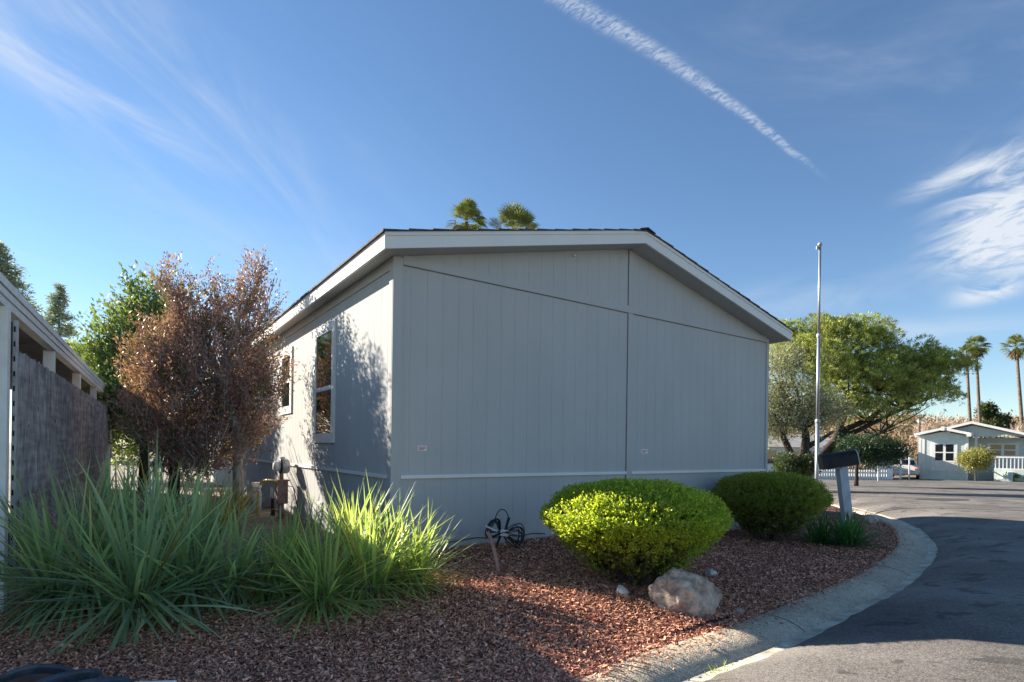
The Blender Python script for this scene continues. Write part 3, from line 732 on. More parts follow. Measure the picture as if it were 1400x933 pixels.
def hedge(name, label, cx, cy, rx, ry, hgt, seed, n=8500, c1=(.078, .112, .018), c2=(.145, .180, .027), rot=0.0, foot=.40, leaf=.026):
    rng = np.random.default_rng(seed); zb = gz(cx, cy); root = thing(name, label, 'shrub', (cx, cy, zb), rot)
    def prof(h):                              # radius by height fraction: narrow foot, wide shoulder, domed top
        h = np.asarray(h); lo = foot+(1-foot)*np.clip(h/.62, 0, 1)**.95
        hi = np.sqrt(np.maximum(0, 1-np.clip((h-.62)/.38, 0, 1)**2.6)); return np.where(h < .62, lo, hi)
    hf = np.where(rng.random(n) < .50, .10+.62*rng.random(n)**.75, 1.0); a = rng.uniform(0, 2*np.pi, n)
    rr_ = prof(hf)
    topm = hf == 1.0; q_ = np.sqrt(rng.random(n)); rr_ = np.where(topm, q_, rr_); 
    hf = np.where(topm, .62+.38*(1-np.clip(q_, 0, 1)**2.6)**(1/2.0)*1.0, hf)
    lump = np.array([1+.055*mnoise.noise(Vector((math.cos(t_)*2.3*s_, math.sin(t_)*2.3*s_, h_*3+seed))) for t_, s_, h_ in zip(a, rr_, hf)])
    inset = np.where(hf < .55, 1-.35*rng.random(n)**1.5*(1-hf), 1-.12*rng.random(n)**2)
    P = np.stack([rx*rr_*np.cos(a)*lump*inset, ry*rr_*np.sin(a)*lump*inset, hgt*hf*(1+(lump-1)*.7)*np.where(topm, 1-.08*rng.random(n)**2, 1)], 1)
    nrm = unit(np.stack([np.cos(a)*rr_/rx, np.sin(a)*rr_/ry, np.where(hf > .62, (hf-.62)*3.2, -.15+hf*.2)], 1)+rng.normal(0, .25, (n, 3)))
    keep = rng.random(n) < np.where(hf < .56, np.where(hf < .36, .02+hf*.45, .02+hf*1.0), 1); P, nrm, hf = P[keep], nrm[keep], hf[keep]; n = len(P)
    k = 7; D0 = unit(nrm+np.array([0, 0, .55]))
    PP = (P[:, None]+D0[:, None]*(np.linspace(-.05, .028, k)[None, :, None])+rng.normal(0, .006, (n, k, 3))).reshape(-1, 3)
    DD = unit((D0[:, None]*.7+rng.normal(0, .6, (n, k, 3))).reshape(-1, 3))
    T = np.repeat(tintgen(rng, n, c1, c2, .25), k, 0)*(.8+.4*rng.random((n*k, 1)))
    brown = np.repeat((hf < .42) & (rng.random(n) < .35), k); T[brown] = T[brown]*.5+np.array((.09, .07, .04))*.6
    L = rng.uniform(.7, 1.25, n*k)*leaf
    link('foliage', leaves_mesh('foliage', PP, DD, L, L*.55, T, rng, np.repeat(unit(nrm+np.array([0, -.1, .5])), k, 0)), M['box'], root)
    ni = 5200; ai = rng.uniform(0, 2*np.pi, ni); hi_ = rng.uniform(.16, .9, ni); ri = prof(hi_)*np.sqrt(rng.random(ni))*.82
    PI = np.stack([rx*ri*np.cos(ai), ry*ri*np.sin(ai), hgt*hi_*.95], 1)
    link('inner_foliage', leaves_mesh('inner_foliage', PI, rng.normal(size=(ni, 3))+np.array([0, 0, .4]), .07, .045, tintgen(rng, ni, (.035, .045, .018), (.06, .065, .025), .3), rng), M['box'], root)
    st = MB(); rg = random.Random(seed)
    for i in range(46):
        a_ = rg.uniform(0, 6.28); b0 = Vector((math.cos(a_)*rx*.16*rg.random(), math.sin(a_)*ry*.16*rg.random(), -.08)); e_ = a_+rg.uniform(-.5, .5); q0 = rg.uniform(.35, .92); hh = rg.uniform(.35, .8)
        b1 = Vector((math.cos(e_)*rx*q0*float(prof(hh)), math.sin(e_)*ry*q0*float(prof(hh)), hgt*hh)); md = b0.lerp(b1, .5)+Vector((rg.uniform(-.05, .05), rg.uniform(-.05, .05), rg.uniform(-.08, .02)))
        st.tube([b0, b0.lerp(md, .5)+Vector((0, 0, -.01)), md, b1], [.014, .011, .008, .003], 5)
    st.build('stem', M['stem'], root); return root
hedge('clipped_shrub', 'wide clipped bright green mound with sunlit yellow front beside the boulder', 1.20, 5.40, .88, .80, .97, 31, n=12500, rot=.3)
hedge('clipped_shrub', 'darker clipped flat topped shrub near the right corner of the home', 4.05, 8.75, .86, .80, 1.04, 32, n=9000, c1=(.055, .078, .017), c2=(.105, .125, .026))

def limb(m, rg, p, d, L, r, depth, tips, up=.15, spread=.7, nseg=4):
    pts = [p]; rad = [r]; q_ = p.copy(); d = d.normalized()
    for i in range(nseg):
        d = (d+Vector((rg.gauss(0, .16), rg.gauss(0, .16), rg.gauss(0, .10)+up*.3))).normalized(); q_ = q_+d*L/nseg; pts.append(q_.copy()); rad.append(r*(1-.55*(i+1)/nseg))
    m.tube(pts, rad, 7 if r > .03 else 5, cap=False)
    if depth == 0: tips.append((pts[-1], d)); return
    for k in range(rg.choice((2, 3, 3))):
        i = rg.randint(nseg//2, nseg); e = (d+Vector((rg.gauss(0, spread), rg.gauss(0, spread), rg.gauss(0, spread*.6)+up))).normalized()
        limb(m, rg, pts[i], e, L*rg.uniform(.55, .8), max(.004, rad[i]*rg.uniform(.5, .75)), depth-1, tips, up, spread, nseg)
def lobe_points(rng, lobes, n, shell=.5):
    wts = np.array([l[1][0]*l[1][1]*l[1][2] for l in lobes])**.8; wts /= wts.sum(); li = rng.choice(len(lobes), n, p=wts)
    C = np.array([l[0] for l in lobes], float)[li]; Rr = np.array([l[1] for l in lobes], float)[li]
    d = unit(rng.normal(size=(n, 3))); r = (shell+(1-shell)*rng.random(n))**.8
    fz = np.array([1+.30*mnoise.noise(Vector((x*2.1+l_*7, y*2.1, z*2.1))) for (x, y, z), l_ in zip(d, li)])
    return C+d*Rr*(r*fz)[:, None], d, li
def crown_tree(name, label, cat, base, trunk, lobes, seed, ncl, per, clr, L, Wd, c1, c2, mleaf, mbark, r0=.1, outw=.6, upw=.3, group=None, shell=.45, twigs=True, limbs=None, spray=0):
    rng = np.random.default_rng(seed); rg = random.Random(seed); base = Vector(base); root = thing(name, label, cat, base, 0, group)
    P, d, li = lobe_points(rng, lobes, ncl, shell)
    rel = P-np.array(base)
    k = per
    if spray:                                # leaves strung along upward curving twigs
        dv = unit(d*outw+np.array([0, 0, upw])+rng.normal(0, .28, (ncl, 3))); tl = rng.uniform(.55, 1.25, (ncl, 1))*spray; f_ = np.sort(rng.random((ncl, k)), 1)
        PP = rel[:, None]+dv[:, None]*(tl[:, None]*(f_[..., None]-.35))+np.array([0, 0, 1.0])*(tl[:, None]*.22*f_[..., None]**2)+rng.normal(0, clr, (ncl, k, 3)); PP = PP.reshape(-1, 3)
    else: PP = (rel[:, None]+rng.normal(0, clr, (ncl, k, 3))).reshape(-1, 3)
    DD = unit(np.repeat(dv, k, 0)*.9+rng.normal(0, .5, (ncl*k, 3))) if spray else unit((np.repeat(d, k, 0)*outw+rng.normal(0, .6, (ncl*k, 3))+np.array([0, 0, upw])))
    T = np.repeat(tintgen(rng, ncl, c1, c2, .22), k, 0)*(.75+.5*rng.random((ncl*k, 1)))
    if name == 'red_leaved_tree':
        gr = np.repeat(rng.random(ncl) < .13, k); T[gr] = tintgen(rng, int(gr.sum()), (.05, .06, .025), (.10, .11, .045), .2)
    ll = rng.uniform(.7, 1.3, ncl*k)*L
    link('crown', leaves_mesh('crown', PP, DD, ll, ll*Wd/L, T, rng), mleaf, root)
    m = MB()
    if spray:
        for i_ in range(0, ncl, 2): a_ = Vector(rel[i_]-dv[i_]*tl[i_]*.45); m.tube([a_, Vector(rel[i_]), Vector(rel[i_]+dv[i_]*tl[i_]*.5+np.array([0, 0, .05])*tl[i_])], [.008, .006, .003], 4, cap=False)
    tr = [Vector(p_)-base for p_ in trunk]; m.tube(tr, [r0*(1-.45*i/(len(tr)-1)) for i in range(len(tr))], 10)
    for lc, lr in lobes:
        c_ = Vector(lc)-base; s_ = tr[-1] if limbs is None else tr[rg.randint(max(1, len(tr)//2), len(tr)-1)]
        md = s_.lerp(c_, .5)+Vector((rg.uniform(-.1, .1), rg.uniform(-.1, .1), -.12*(c_-s_).length*rg.random())); m.tube([s_, md, c_], [r0*.45, r0*.3, r0*.12], 7)
        if twigs:
            sel = np.nonzero(li == lobes.index((lc, lr)))[0][:26]
            for i_ in sel:
                e_ = Vector(rel[i_]); a_ = s_.lerp(c_, rg.uniform(.55, 1)); m.tube([a_, a_.lerp(e_, .5)+Vector((0, 0, -.03)), e_], [r0*.10, r0*.07, r0*.03], 5, cap=False)
    m.build('trunk', mbark, root); return root
def lobe(u, v, Y, ru, rv, ry=None):          # crown lobe whose middle is seen at (u, v), radii in photo pixels
    s_ = Y/F; return (tuple(at(u, v, Y)), (ru*s_, ry if ry else ru*s_, rv*s_))
# red leaved tree by the side wall
Yt = 8.5
lb_ = [lobe(245, 545, 8.4, 72, 62), lobe(300, 500, 8.6, 68, 68), lobe(335, 545, 8.8, 50, 60), lobe(290, 590, 8.5, 66, 42), lobe(235, 470, 8.5, 52, 44), lobe(330, 430, 8.7, 40, 46),
       lobe(262, 425, 8.5, 34, 46), lobe(347, 385, 8.7, 14, 40), lobe(232, 388, 8.5, 9, 38), lobe(221, 372, 8.5, 7, 26), lobe(243, 400, 8.5, 9, 30), lobe(296, 405, 8.6, 12, 34), lobe(366, 412, 8.7, 13, 34), lobe(330, 398, 8.7, 9, 30), lobe(205, 500, 8.4, 34, 36), lobe(372, 500, 8.9, 24, 44), lobe(262, 622, 8.3, 34, 24)]
tb = at(327, 690, 8.5); tb = Vector((tb.x, tb.y, gz(tb.x, tb.y)-.05))
crown_tree('red_leaved_tree', 'bushy tree with reddish bronze leaves beside the sunny side wall', 'tree', tb, [tb, at(325, 640, 8.5), at(327, 600, 8.5), at(318, 560, 8.5), at(305, 520, 8.5)], [((c_[0], c_[1], c_[2]-.13), r_) for c_, r_ in lb_], 41, 1550, 44, .034, .052, .019,
    (.115, .062, .060), (.265, .170, .142), M['redleaf'], M['palebark'], r0=.085, outw=.45, upw=.75, spray=.42, shell=.35)
# green broadleaf tree behind it
lg = [lobe(205, 470, 14.5, 46, 56), lobe(170, 490, 14.5, 34, 50), lobe(195, 430, 14.6, 26, 34), lobe(145, 500, 14.5, 22, 40), lobe(222, 440, 14.6, 26, 40), lobe(175, 555, 14.4, 48, 50), lobe(215, 560, 14.6, 40, 60), lobe(180, 405, 14.5, 8, 18)]
tb = at(196, 640, 14.5); tb.z = gz(tb.x, tb.y)-.05
crown_tree('broadleaf_tree', 'green broadleaf tree rising behind the red leaved tree', 'tree', tb, [tb, at(198, 600, 14.5), at(196, 540, 14.5), at(198, 480, 14.5)], lg, 42, 800, 20, .09, .13, .06, (.05, .085, .03), (.125, .165, .06), M['leaf'], M['bark'], r0=.12, outw=.35, upw=.8, spray=.8)
lg = [lobe(120, 500, 19, 34, 30), lobe(150, 520, 20, 36, 40), lobe(135, 560, 18.5, 30, 60), lobe(170, 590, 19, 40, 45)]
tb = at(140, 640, 19); tb.z = gz(tb.x, tb.y)-.05
crown_tree('garden_shrub', 'pale green bush beyond the end of the slat fence', 'shrub', tb, [tb, at(142, 600, 19), at(140, 560, 19)], lg, 43, 1100, 8, .15, .14, .07, (.06, .10, .02), (.15, .18, .05), M['leaf'], M['bark'], r0=.07)
# stone pine
Yp = 25.0
lp = [lobe(1150, 480, 26, 58, 36), lobe(1110, 500, 25, 46, 34), lobe(1180, 465, 26, 34, 28), lobe(1085, 490, 26, 36, 30), lobe(1200, 520, 25, 58, 34), lobe(1160, 535, 24.5, 50, 34), lobe(1245, 505, 25, 42, 32), lobe(1280, 505, 25, 34, 22), lobe(1300, 510, 25, 18, 20), lobe(1235, 545, 24.5, 50, 26),
      lobe(1262, 540, 25, 40, 26), lobe(1190, 565, 24.5, 50, 18), lobe(1075, 465, 26.5, 22, 20), lobe(1125, 460, 26, 40, 22), lobe(1140, 560, 24.5, 36, 22)]
def pine():
    rng = np.random.default_rng(51); rg = random.Random(51); tb = at(1096, 655, Yp); tb.z = gz(tb.x, tb.y)-.1
    root = thing('stone_pine', 'wide spreading green pine with layered rounded crown beyond the flagpole', 'tree', tb); base = np.array(tb)
    nc = 1050; Pc, dc, lc = lobe_points(rng, lp, nc, .72); up_ = dc[:, 2] > -.30; Pc, dc, lc = Pc[up_], dc[up_], lc[up_]; nc = len(Pc); per = 20
    dd = unit(rng.normal(size=(nc*per, 3))+np.array([0, 0, .5])); rad = rng.uniform(.22, .46, (nc, 1)); tc = rng.uniform(.6, 1.3, (nc, 1))*np.where(dc[:, 2:] > -.1, 1, .75)  # lower clumps tinted darker, shade under the lobes painted in
    P = np.repeat(Pc, per, 0)+dd*np.repeat(rad, per, 0)*np.array([1.15, 1.15, .85])-base; d = dd; li = np.repeat(lc, per); n = nc*per
    k = 13; D0 = unit(d*1.0+np.array([0, 0, .55])+rng.normal(0, .2, (n, 3)))
    PP = np.repeat(P, k, 0)+rng.normal(0, .035, (n*k, 3)); DD = unit(np.repeat(D0, k, 0)+rng.normal(0, .45, (n*k, 3)))
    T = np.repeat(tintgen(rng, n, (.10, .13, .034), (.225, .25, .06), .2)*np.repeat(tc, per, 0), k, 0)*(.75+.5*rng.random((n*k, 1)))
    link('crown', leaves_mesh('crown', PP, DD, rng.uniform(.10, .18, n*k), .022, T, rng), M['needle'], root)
    m = MB(); pt = lambda u, v, Y=Yp: at(u, v, Y)-tb
    m.tube([Vector((0, 0, -.1)), pt(1104, 640), pt(1124, 622), pt(1142, 602), pt(1152, 575)], [.25, .23, .20, .17, .13], 10)
    for pts in ([pt(1142, 602), pt(1175, 588), pt(1215, 568), pt(1270, 545)], [pt(1152, 575), pt(1162, 545), pt(1178, 510), pt(1170, 480)], [pt(1150, 590), pt(1190, 572), pt(1230, 540), pt(1250, 515)], [pt(1152, 575), pt(1135, 545), pt(1115, 515), pt(1100, 500)], [pt(1124, 622), pt(1150, 612), pt(1190, 600), pt(1225, 580)]):
        m.tube(pts, [.15, .11, .08, .04], 8)
        for i in range(16):
            a_ = pts[rg.choice((1, 2, 2))].lerp(pts[3], rg.random()); e_ = a_+Vector((rg.uniform(-1.3, 1.3), rg.uniform(-1, 1), rg.uniform(.1, 1.3))); m.tube([a_, a_.lerp(e_, .5)+Vector((0, 0, -.08)), e_], [.04, .028, .012], 5)
    for i in rng.choice(n, 160): 
        e_ = Vector(P[i]); c_ = Vector(lp[li[i]][0])-tb; m.tube([c_+Vector((0, 0, -.5)), c_.lerp(e_, .5), e_], [.03, .022, .01], 4, cap=False)
    m.build('trunk', M['bark'], root)
pine()
# grey olive tree in front of it
lo_ = [lobe(1085, 545, 20, 44, 34), lobe(1062, 520, 20, 30, 40), lobe(1105, 570, 20, 40, 28), lobe(1060, 575, 20, 30, 30), lobe(1130, 560, 20.4, 28, 24), lobe(1075, 490, 20.4, 24, 22), lobe(1040, 560, 20, 30, 40)]
tb = at(1090, 662, 20); tb.z = gz(tb.x, tb.y)-.1
ol = crown_tree('olive_tree', 'silvery grey olive tree with dark forked trunk right of the home', 'tree', tb, [tb, at(1093, 640, 20), at(1100, 618, 20), at(1102, 600, 20), at(1100, 585, 20)], lo_, 52, 2600, 9, .14, .11, .03, (.10, .115, .075), (.20, .21, .15), M['leaf'], M['bark'], r0=.20, outw=.3, upw=.2)
m = MB(); o_ = Vector(tb); m.tube([at(1093, 645, 20)-o_, at(1082, 622, 20)-o_, at(1072, 600, 20)-o_, at(1066, 575, 20)-o_], [.16, .13, .11, .06], 8); m.tube([at(1100, 612, 20)-o_, at(1118, 604, 20)-o_, at(1140, 590, 20)-o_], [.12, .09, .04], 8); m.build_split('branch', M['bark'], ol)
lj = [lobe(1190, 610, 24, 34, 14), lobe(1215, 616, 24, 24, 14), lobe(1170, 618, 24, 22, 12), lobe(1200, 628, 24, 28, 10), lobe(1160, 608, 24.4, 16, 10)]
tb = at(1171, 662, 24); tb.z = gz(tb.x, tb.y)-.1
crown_tree('juniper_tree', 'low dark green spreading tree behind the mailbox', 'tree', tb, [tb, at(1171, 640, 24), at(1174, 625, 24), at(1185, 616, 24)], lj, 53, 1900, 8, .10, .12, .03, (.012, .030, .016), (.03, .055, .028), M['needle'], M['bark'], r0=.085, outw=.5, upw=.2)
lu = [lobe(1100, 640, 19.3, 18, 13), lobe(1075, 636, 19.4, 16, 16), lobe(1110, 632, 19.2, 12, 12)]
tb = at(1098, 658, 19.3); tb.z = gz(tb.x, tb.y)-.1
crown_tree('low_shrub', 'dark shrub at the foot of the olive tree', 'shrub', tb, [tb, at(1098, 650, 19.3), at(1098, 640, 19.3)], lu, 54, 700, 8, .08, .09, .035, (.02, .035, .014), (.045, .065, .024), M['leaf'], M['bark'], r0=.05)

# palms
def fan_palm(label, u, v, Y, R_, seed, group, skirt=.5, nf=46, trunk_u=None, droop=1.0):
    rng = np.random.default_rng(seed); c = at(u, v, Y); b0 = at(trunk_u if trunk_u else u, 640, Y); zb = -.85
    root = thing('fan_palm', label, 'palm tree', (b0.x, b0.y, zb), 0, group); o_ = Vector((b0.x, b0.y, zb)); cc_ = np.array(c-o_)
    V = []; Fc = []; T = []; off = 0
    for i in range(nf):
        az = rng.uniform(0, 2*np.pi); el = R(rng.uniform(-65 if skirt else -20, 85)); dd = np.array([math.cos(az)*math.cos(el), math.sin(az)*math.cos(el), math.sin(el)])
        pet = R_*rng.uniform(.40, .58); st = cc_+dd*.08*R_; en = cc_+dd*pet; old = el < R(-28)
        sd = unit(np.cross(dd, [0, 0, 1.0])[None]+1e-6)[0]; up = np.cross(sd, dd)
        base = np.array((.14, .11, .06)) if old and rng.random() < .6 else np.array((.11, .15, .05))+rng.random()*np.array((.12, .12, .05)); base = base*(.8+.4*rng.random())
        V += [st-sd*.02, st+sd*.02, en+sd*.02, en-sd*.02]; Fc.append((off, off+1, off+2, off+3)); T += [base*.9]*4; off += 4
        for j in range(15):
            a_ = R(-100+200*j/14); fd = dd*math.cos(a_)+sd*math.sin(a_); fl = R_*.52*(.75+.25*math.cos(a_)); fe_ = en+fd*fl*.62; tip = en+fd*fl+np.array([0, 0, -.26*fl*droop]); wv = np.cross(fd, up)*R_*.020
            V += [en, fe_+wv+up*.02*R_, tip, fe_-wv]; Fc.append((off, off+1, off+2, off+3)); T += [base*(.85+.3*rng.random())]*4; off += 4
    link('crown', npmesh('crown', V, Fc, T), M['leaf'], root)
    m = MB(); cv = Vector(cc_); bend = Vector((cv.x*.25, 0, 0)); m.tube([Vector((0, 0, -.2)), cv*.35-bend*.3, cv*.7-bend*.2, cv], [.26, .20, .17, .17], 9); m.build('trunk', M['palmbark'], root)
    if skirt:
        n = 160; rng2 = np.random.default_rng(seed+1); a_ = rng2.uniform(0, 6.28, n); P = cc_+np.stack([np.cos(a_)*.15, np.sin(a_)*.15, -rng2.uniform(.0, .75, n)*R_*skirt], 1); D = np.stack([np.cos(a_)*.45, np.sin(a_)*.45, -np.ones(n)], 1)
        link('dead_fronds', leaves_mesh('dead_fronds', P, D, R_*.45, R_*.10, tintgen(rng2, n, (.11, .08, .05), (.22, .17, .11), .3), rng2), M['leaf'], root)
pg = 'fan palms beyond the homes'
fan_palm('fan palm with brown skirt peeking over the roof, left of two', 637, 304, 46, 2.05, 61, pg, .8, 60)
fan_palm('fan palm top just showing above the roof line, right of two', 702, 316, 46, 2.25, 62, pg, 0, 44, droop=.1)
fan_palm('shorter of the paired tall palms right of the pine', 1321, 487, 72, 1.75, 63, pg, .6, trunk_u=1329)
fan_palm('taller of the paired tall palms right of the pine', 1334, 474, 72, 1.75, 64, pg, .6, trunk_u=1342)
fan_palm('lone tall palm at the right edge of the view', 1389, 475, 66, 1.75, 65, pg, .6, trunk_u=1401)

def conifer(label, u, vtop, vbot, hw, Y, seed, group, sparse=1.0):
    rng = np.random.default_rng(seed); rg = random.Random(seed); tp = at(u, vtop, Y); b = at(u, 640, Y); b.z = -.8; root = thing('conifer_tree', label, 'tree', b, 0, group)
    Ht = tp.z-b.z; zlo = at(u, vbot, Y).z-b.z; m = MB(); m.tube([(0, 0, -.2), (0, 0, Ht*.5), (0, 0, Ht*.98)], [.32, .2, .03], 8)
    P = []; D = []; 
    nw = int(34*sparse)
    for i in range(nw):
        z = zlo*.6+(Ht-zlo*.6)*(i/nw)**.9; rr_ = hw*Y/F*min(1.25, (Ht-z)/(Ht-zlo))**.8
        for k in range(6):
            a = rg.uniform(0, 6.28); ln = rr_*rg.uniform(.6, 1.12); d = Vector((math.cos(a), math.sin(a), rg.uniform(-.28, .10))).normalized(); e = d*ln+Vector((0, 0, z)); m.tube([(0, 0, z), d*ln*.6+Vector((0, 0, z-.06*ln)), e], [.05, .03, .012], 4, cap=False)
            for q_ in range(int(26*ln/2)+6):
                f_ = rg.uniform(.25, 1.03); c = d*ln*f_+Vector((0, 0, z-.05*ln)); P.append((c.x+rg.gauss(0, .16), c.y+rg.gauss(0, .16), c.z+rg.gauss(0, .11))); D.append((d.x*.6+rg.gauss(0, .5), d.y*.6+rg.gauss(0, .5), rg.gauss(.15, .3)))
    P = np.array(P); D = np.array(D); k = 3; P = np.repeat(P, k, 0)+rng.normal(0, .12, (len(P)*k, 3)); D = np.repeat(D, k, 0)+rng.normal(0, .4, (len(D)*k, 3))
    link('crown', leaves_mesh('crown', P, D, rng.uniform(.25, .5, len(P)), .10, tintgen(rng, len(P), (.11, .14, .11), (.20, .235, .18), .25), rng), M['needle'], root); m.build('trunk', M['bark'], root)
cg = 'tall conifers behind the carport'
conifer('dense tall conifer at the far left edge above the carport roof', -8, 330, 420, 50, 48, 71, cg, 1.0)
conifer('slim open conifer left of the broadleaf tree', 78, 388, 478, 26, 60, 72, cg, .85)

# ------------------------------------------------------------------ stones
def stone_fn(c1, c2):
    def fn(t, b):
        co = t.coord(); n = t.noise(co, 9, 7, .65); v = t.ramp(t.noise(co, 22, 5, .6, 1.5), .58, .66)
        base = t.mix(t.ramp(n, .3, .7), (*c1, 1), (*c2, 1)); t.l.new(t.mix(t.math('MULTIPLY', v, .35), base, (.55, .52, .47, 1)), b.inputs['Base Color']); bump(t, b, n, .045, 1.0)
    return fn
M['rock'] = mat('boulder_rock', rough=.9, fn=stone_fn((.22, .165, .125), (.62, .50, .40)))
M['quartz'] = mat('white_stone', rough=.8, fn=stone_fn((.42, .40, .36), (.72, .70, .66)))
M['tan'] = mat('tan_stone', rough=.9, fn=stone_fn((.28, .21, .14), (.46, .38, .27)))
def stone(name, label, x, y, sx, sy, sz, seed, m_, rz=0.0, sink=.25, rough=.30, planar=5, sub=4):
    bm = bmesh.new(); bmesh.ops.create_icosphere(bm, subdivisions=sub, radius=1); rg = random.Random(seed)
    pl = [(Vector((rg.gauss(0, 1), rg.gauss(0, 1), rg.gauss(.2, 1))).normalized(), rg.uniform(.55, .85)) for _ in range(planar)]
    for v in bm.verts:
        p_ = v.co.copy()
        for n_, h_ in pl:
            e = p_.dot(n_)-h_
            if e > 0: p_ -= n_*e*.9
        f_ = 1+rough*.35*mnoise.noise(p_*1.3+Vector((seed, 0, 0)))+rough*.16*mnoise.noise(p_*4+Vector((0, seed, 0)))+rough*.06*mnoise.noise(p_*11)
        p_ *= f_; v.co = Vector((p_.x*sx, p_.y*sy, p_.z*sz))
    for f_ in bm.faces: f_.smooth = True
    me = bpy.data.meshes.new(name); bm.to_mesh(me); bm.free(); o = link(name, me, m_); o.location = (x, y, gz(x, y)+sz*(1-sink)); o.rotation_euler = (0, 0, rz)
    return tag(o, label, 'rock')
def hull_rock(name, label, c, pts, m_, seed):
    bm = bmesh.new()
    for p_ in pts: bm.verts.new(p_)
    r_ = bmesh.ops.convex_hull(bm, input=bm.verts); bmesh.ops.delete(bm, geom=[v for v in bm.verts if not v.link_faces], context='VERTS')
    bmesh.ops.triangulate(bm, faces=bm.faces); bmesh.ops.bevel(bm, geom=bm.edges[:], offset=.022, segments=2, affect='EDGES', profile=.6)
    bmesh.ops.triangulate(bm, faces=bm.faces)
    for _ in range(3):
        bmesh.ops.subdivide_edges(bm, edges=[e for e in bm.edges if e.calc_length() > .018], cuts=1, use_grid_fill=True); bmesh.ops.triangulate(bm, faces=[f for f in bm.faces if len(f.verts) > 4])
    bm.normal_update()
    for v in bm.verts:
        q_ = v.co+Vector((seed, 0, 0)); v.co += v.normal*(.018*mnoise.noise(q_*7)+.014*(abs(mnoise.noise(q_*15))*2-.5)+.007*mnoise.noise(q_*47)-.010*max(0, .5-abs(mnoise.noise(q_*5))*6))
    for f_ in bm.faces: f_.smooth = True
    bmesh.ops.recalc_face_normals(bm, faces=bm.faces); me = bpy.data.meshes.new(name); bm.to_mesh(me); bm.free(); o = link(name, me, m_); o.location = c; return tag(o, label, 'rock')
bc = at(936, 830, 4.72); k_ = 4.72/F
bpts = []
for u_, v_ in ((893, 803), (903, 790), (917, 774), (930, 772), (950, 780), (965, 793), (978, 803), (980, 815), (962, 828), (945, 836), (925, 832), (900, 822)): bpts.append(((u_-936)*k_*1.20, 0, (830-v_)*k_*.92))
bpts += [(-.10, -.17, .10), (.06, -.20, .06), (.16, -.15, .05), (-.02, -.16, .20), (-.12, -.1, .24), (-.2, -.12, -.05), (.05, -.22, -.06), (.2, -.12, -.05), (-.05, .2, .2), (.12, .2, .12), (-.15, .18, .05), (.1, .22, -.08), (-.2, .1, -.1)]
hull_rock('boulder', 'large angular grey brown boulder in front of the bright clipped shrub', bc, bpts, M['rock'], 3)
def rock_at(u, v, r, label, m_, seed, name='rock', flat=.7, planar=6):
    p_ = onz(u, v, -.03)
    for _ in range(4): p_ = onz(u, v, gz(p_.x, p_.y))
    stone(name, label, p_.x, p_.y, r, r*.8, r*flat, seed, m_, seed, .3, .5, planar)
rock_at(850, 814, .065, 'small jagged white rock left of the boulder at the shadow edge', M['quartz'], 12, flat=.8)
rock_at(972, 788, .072, 'small white rock behind the boulder on shaded mulch', M['quartz'], 13, flat=.65)
rock_at(935, 872, .07, 'flat tan rock in the sun against the kerb', M['tan'], 14, flat=.4)
rock_at(1113, 814, .065, 'rounded tan pebble resting by the kerb in the shade', M['tan'], 15, flat=.75, planar=2)
rock_at(1201, 774, .09, 'dull brown stone at the inner bend of the kerb', M['rock'], 16, flat=.7)
rock_at(1191, 716, .15, 'dark stone beside the kerb right of the mailbox post', M['rock'], 17, flat=.7)
rock_at(1010, 838, .05, 'small grey stone half buried near the kerb right of the boulder', M['rock'], 18, flat=.5)

# ------------------------------------------------------------------ mailbox, flagpole
mb0 = onz(1163, 727, -.1); Ym = 9.3; mp = at(1163, 728, Ym); mp.z = gz(mp.x, mp.y)
mbx = thing('mailbox', 'black arched mailbox on a leaning grey post by the kerb', 'mailbox', mp)
pt_ = at(1149.5, 632, Ym)-mp
m = MB(); m.bar((0, 0, -.2), pt_, .135, .125, (0, 1, 0)); m.build('post', M['postgrey'], mbx)
ca = at(1122, 632, Ym+.05)-mp; cb_ = at(1169, 625, Ym-.05)-mp; ax = (cb_-ca); Lb = ax.length; ax.normalize(); sdv = ax.cross(Vector((0, 0, 1))).normalized(); upv = sdv.cross(ax)
def arch(hw, hb, ht, n=10): return [(-hw, -hb), (hw, -hb)]+[(hw*math.cos(math.pi*k/n), (ht-hw)*0+hw*.9*math.sin(math.pi*k/n)+(ht-hw*.9)) for k in range(n+1)]
def mbprism(pts, a, b): return [a+sdv*p_+upv*q_ for p_, q_ in pts], (b-a)
sec = arch(.115, .125, .125)
m = MB(); P_, e_ = mbprism(sec, ca, cb_); m.prism(P_, e_); bo = m.build('box', M['navy'], mbx)
m = MB(); P_, e_ = mbprism(arch(.120, .130, .130), cb_, cb_+ax*.018); m.prism(P_, e_); d_ = m.build('door', M['greymetal'], mbx)
m = MB(); m.bar(cb_+ax*.03+upv*.06, cb_+ax*.03+upv*.10, .03, .03); m.build('door_handle', M['navy'], d_)
m = MB(); P_, e_ = mbprism(arch(.118, .128, .128), ca-ax*.006, ca+ax*.012); m.prism(P_, e_); m.build('rear_band', M['navy'], mbx)
m = MB(); m.bar(ca.lerp(cb_, .5)-upv*.15, cb_.lerp(ca, .42)-upv*.126, .2, .02); m.bar(ca.lerp(cb_, .15)-upv*.133, ca.lerp(cb_, .85)-upv*.133, .16, .016, upv); m.build_split('bracket', M['postgrey'], mbx)

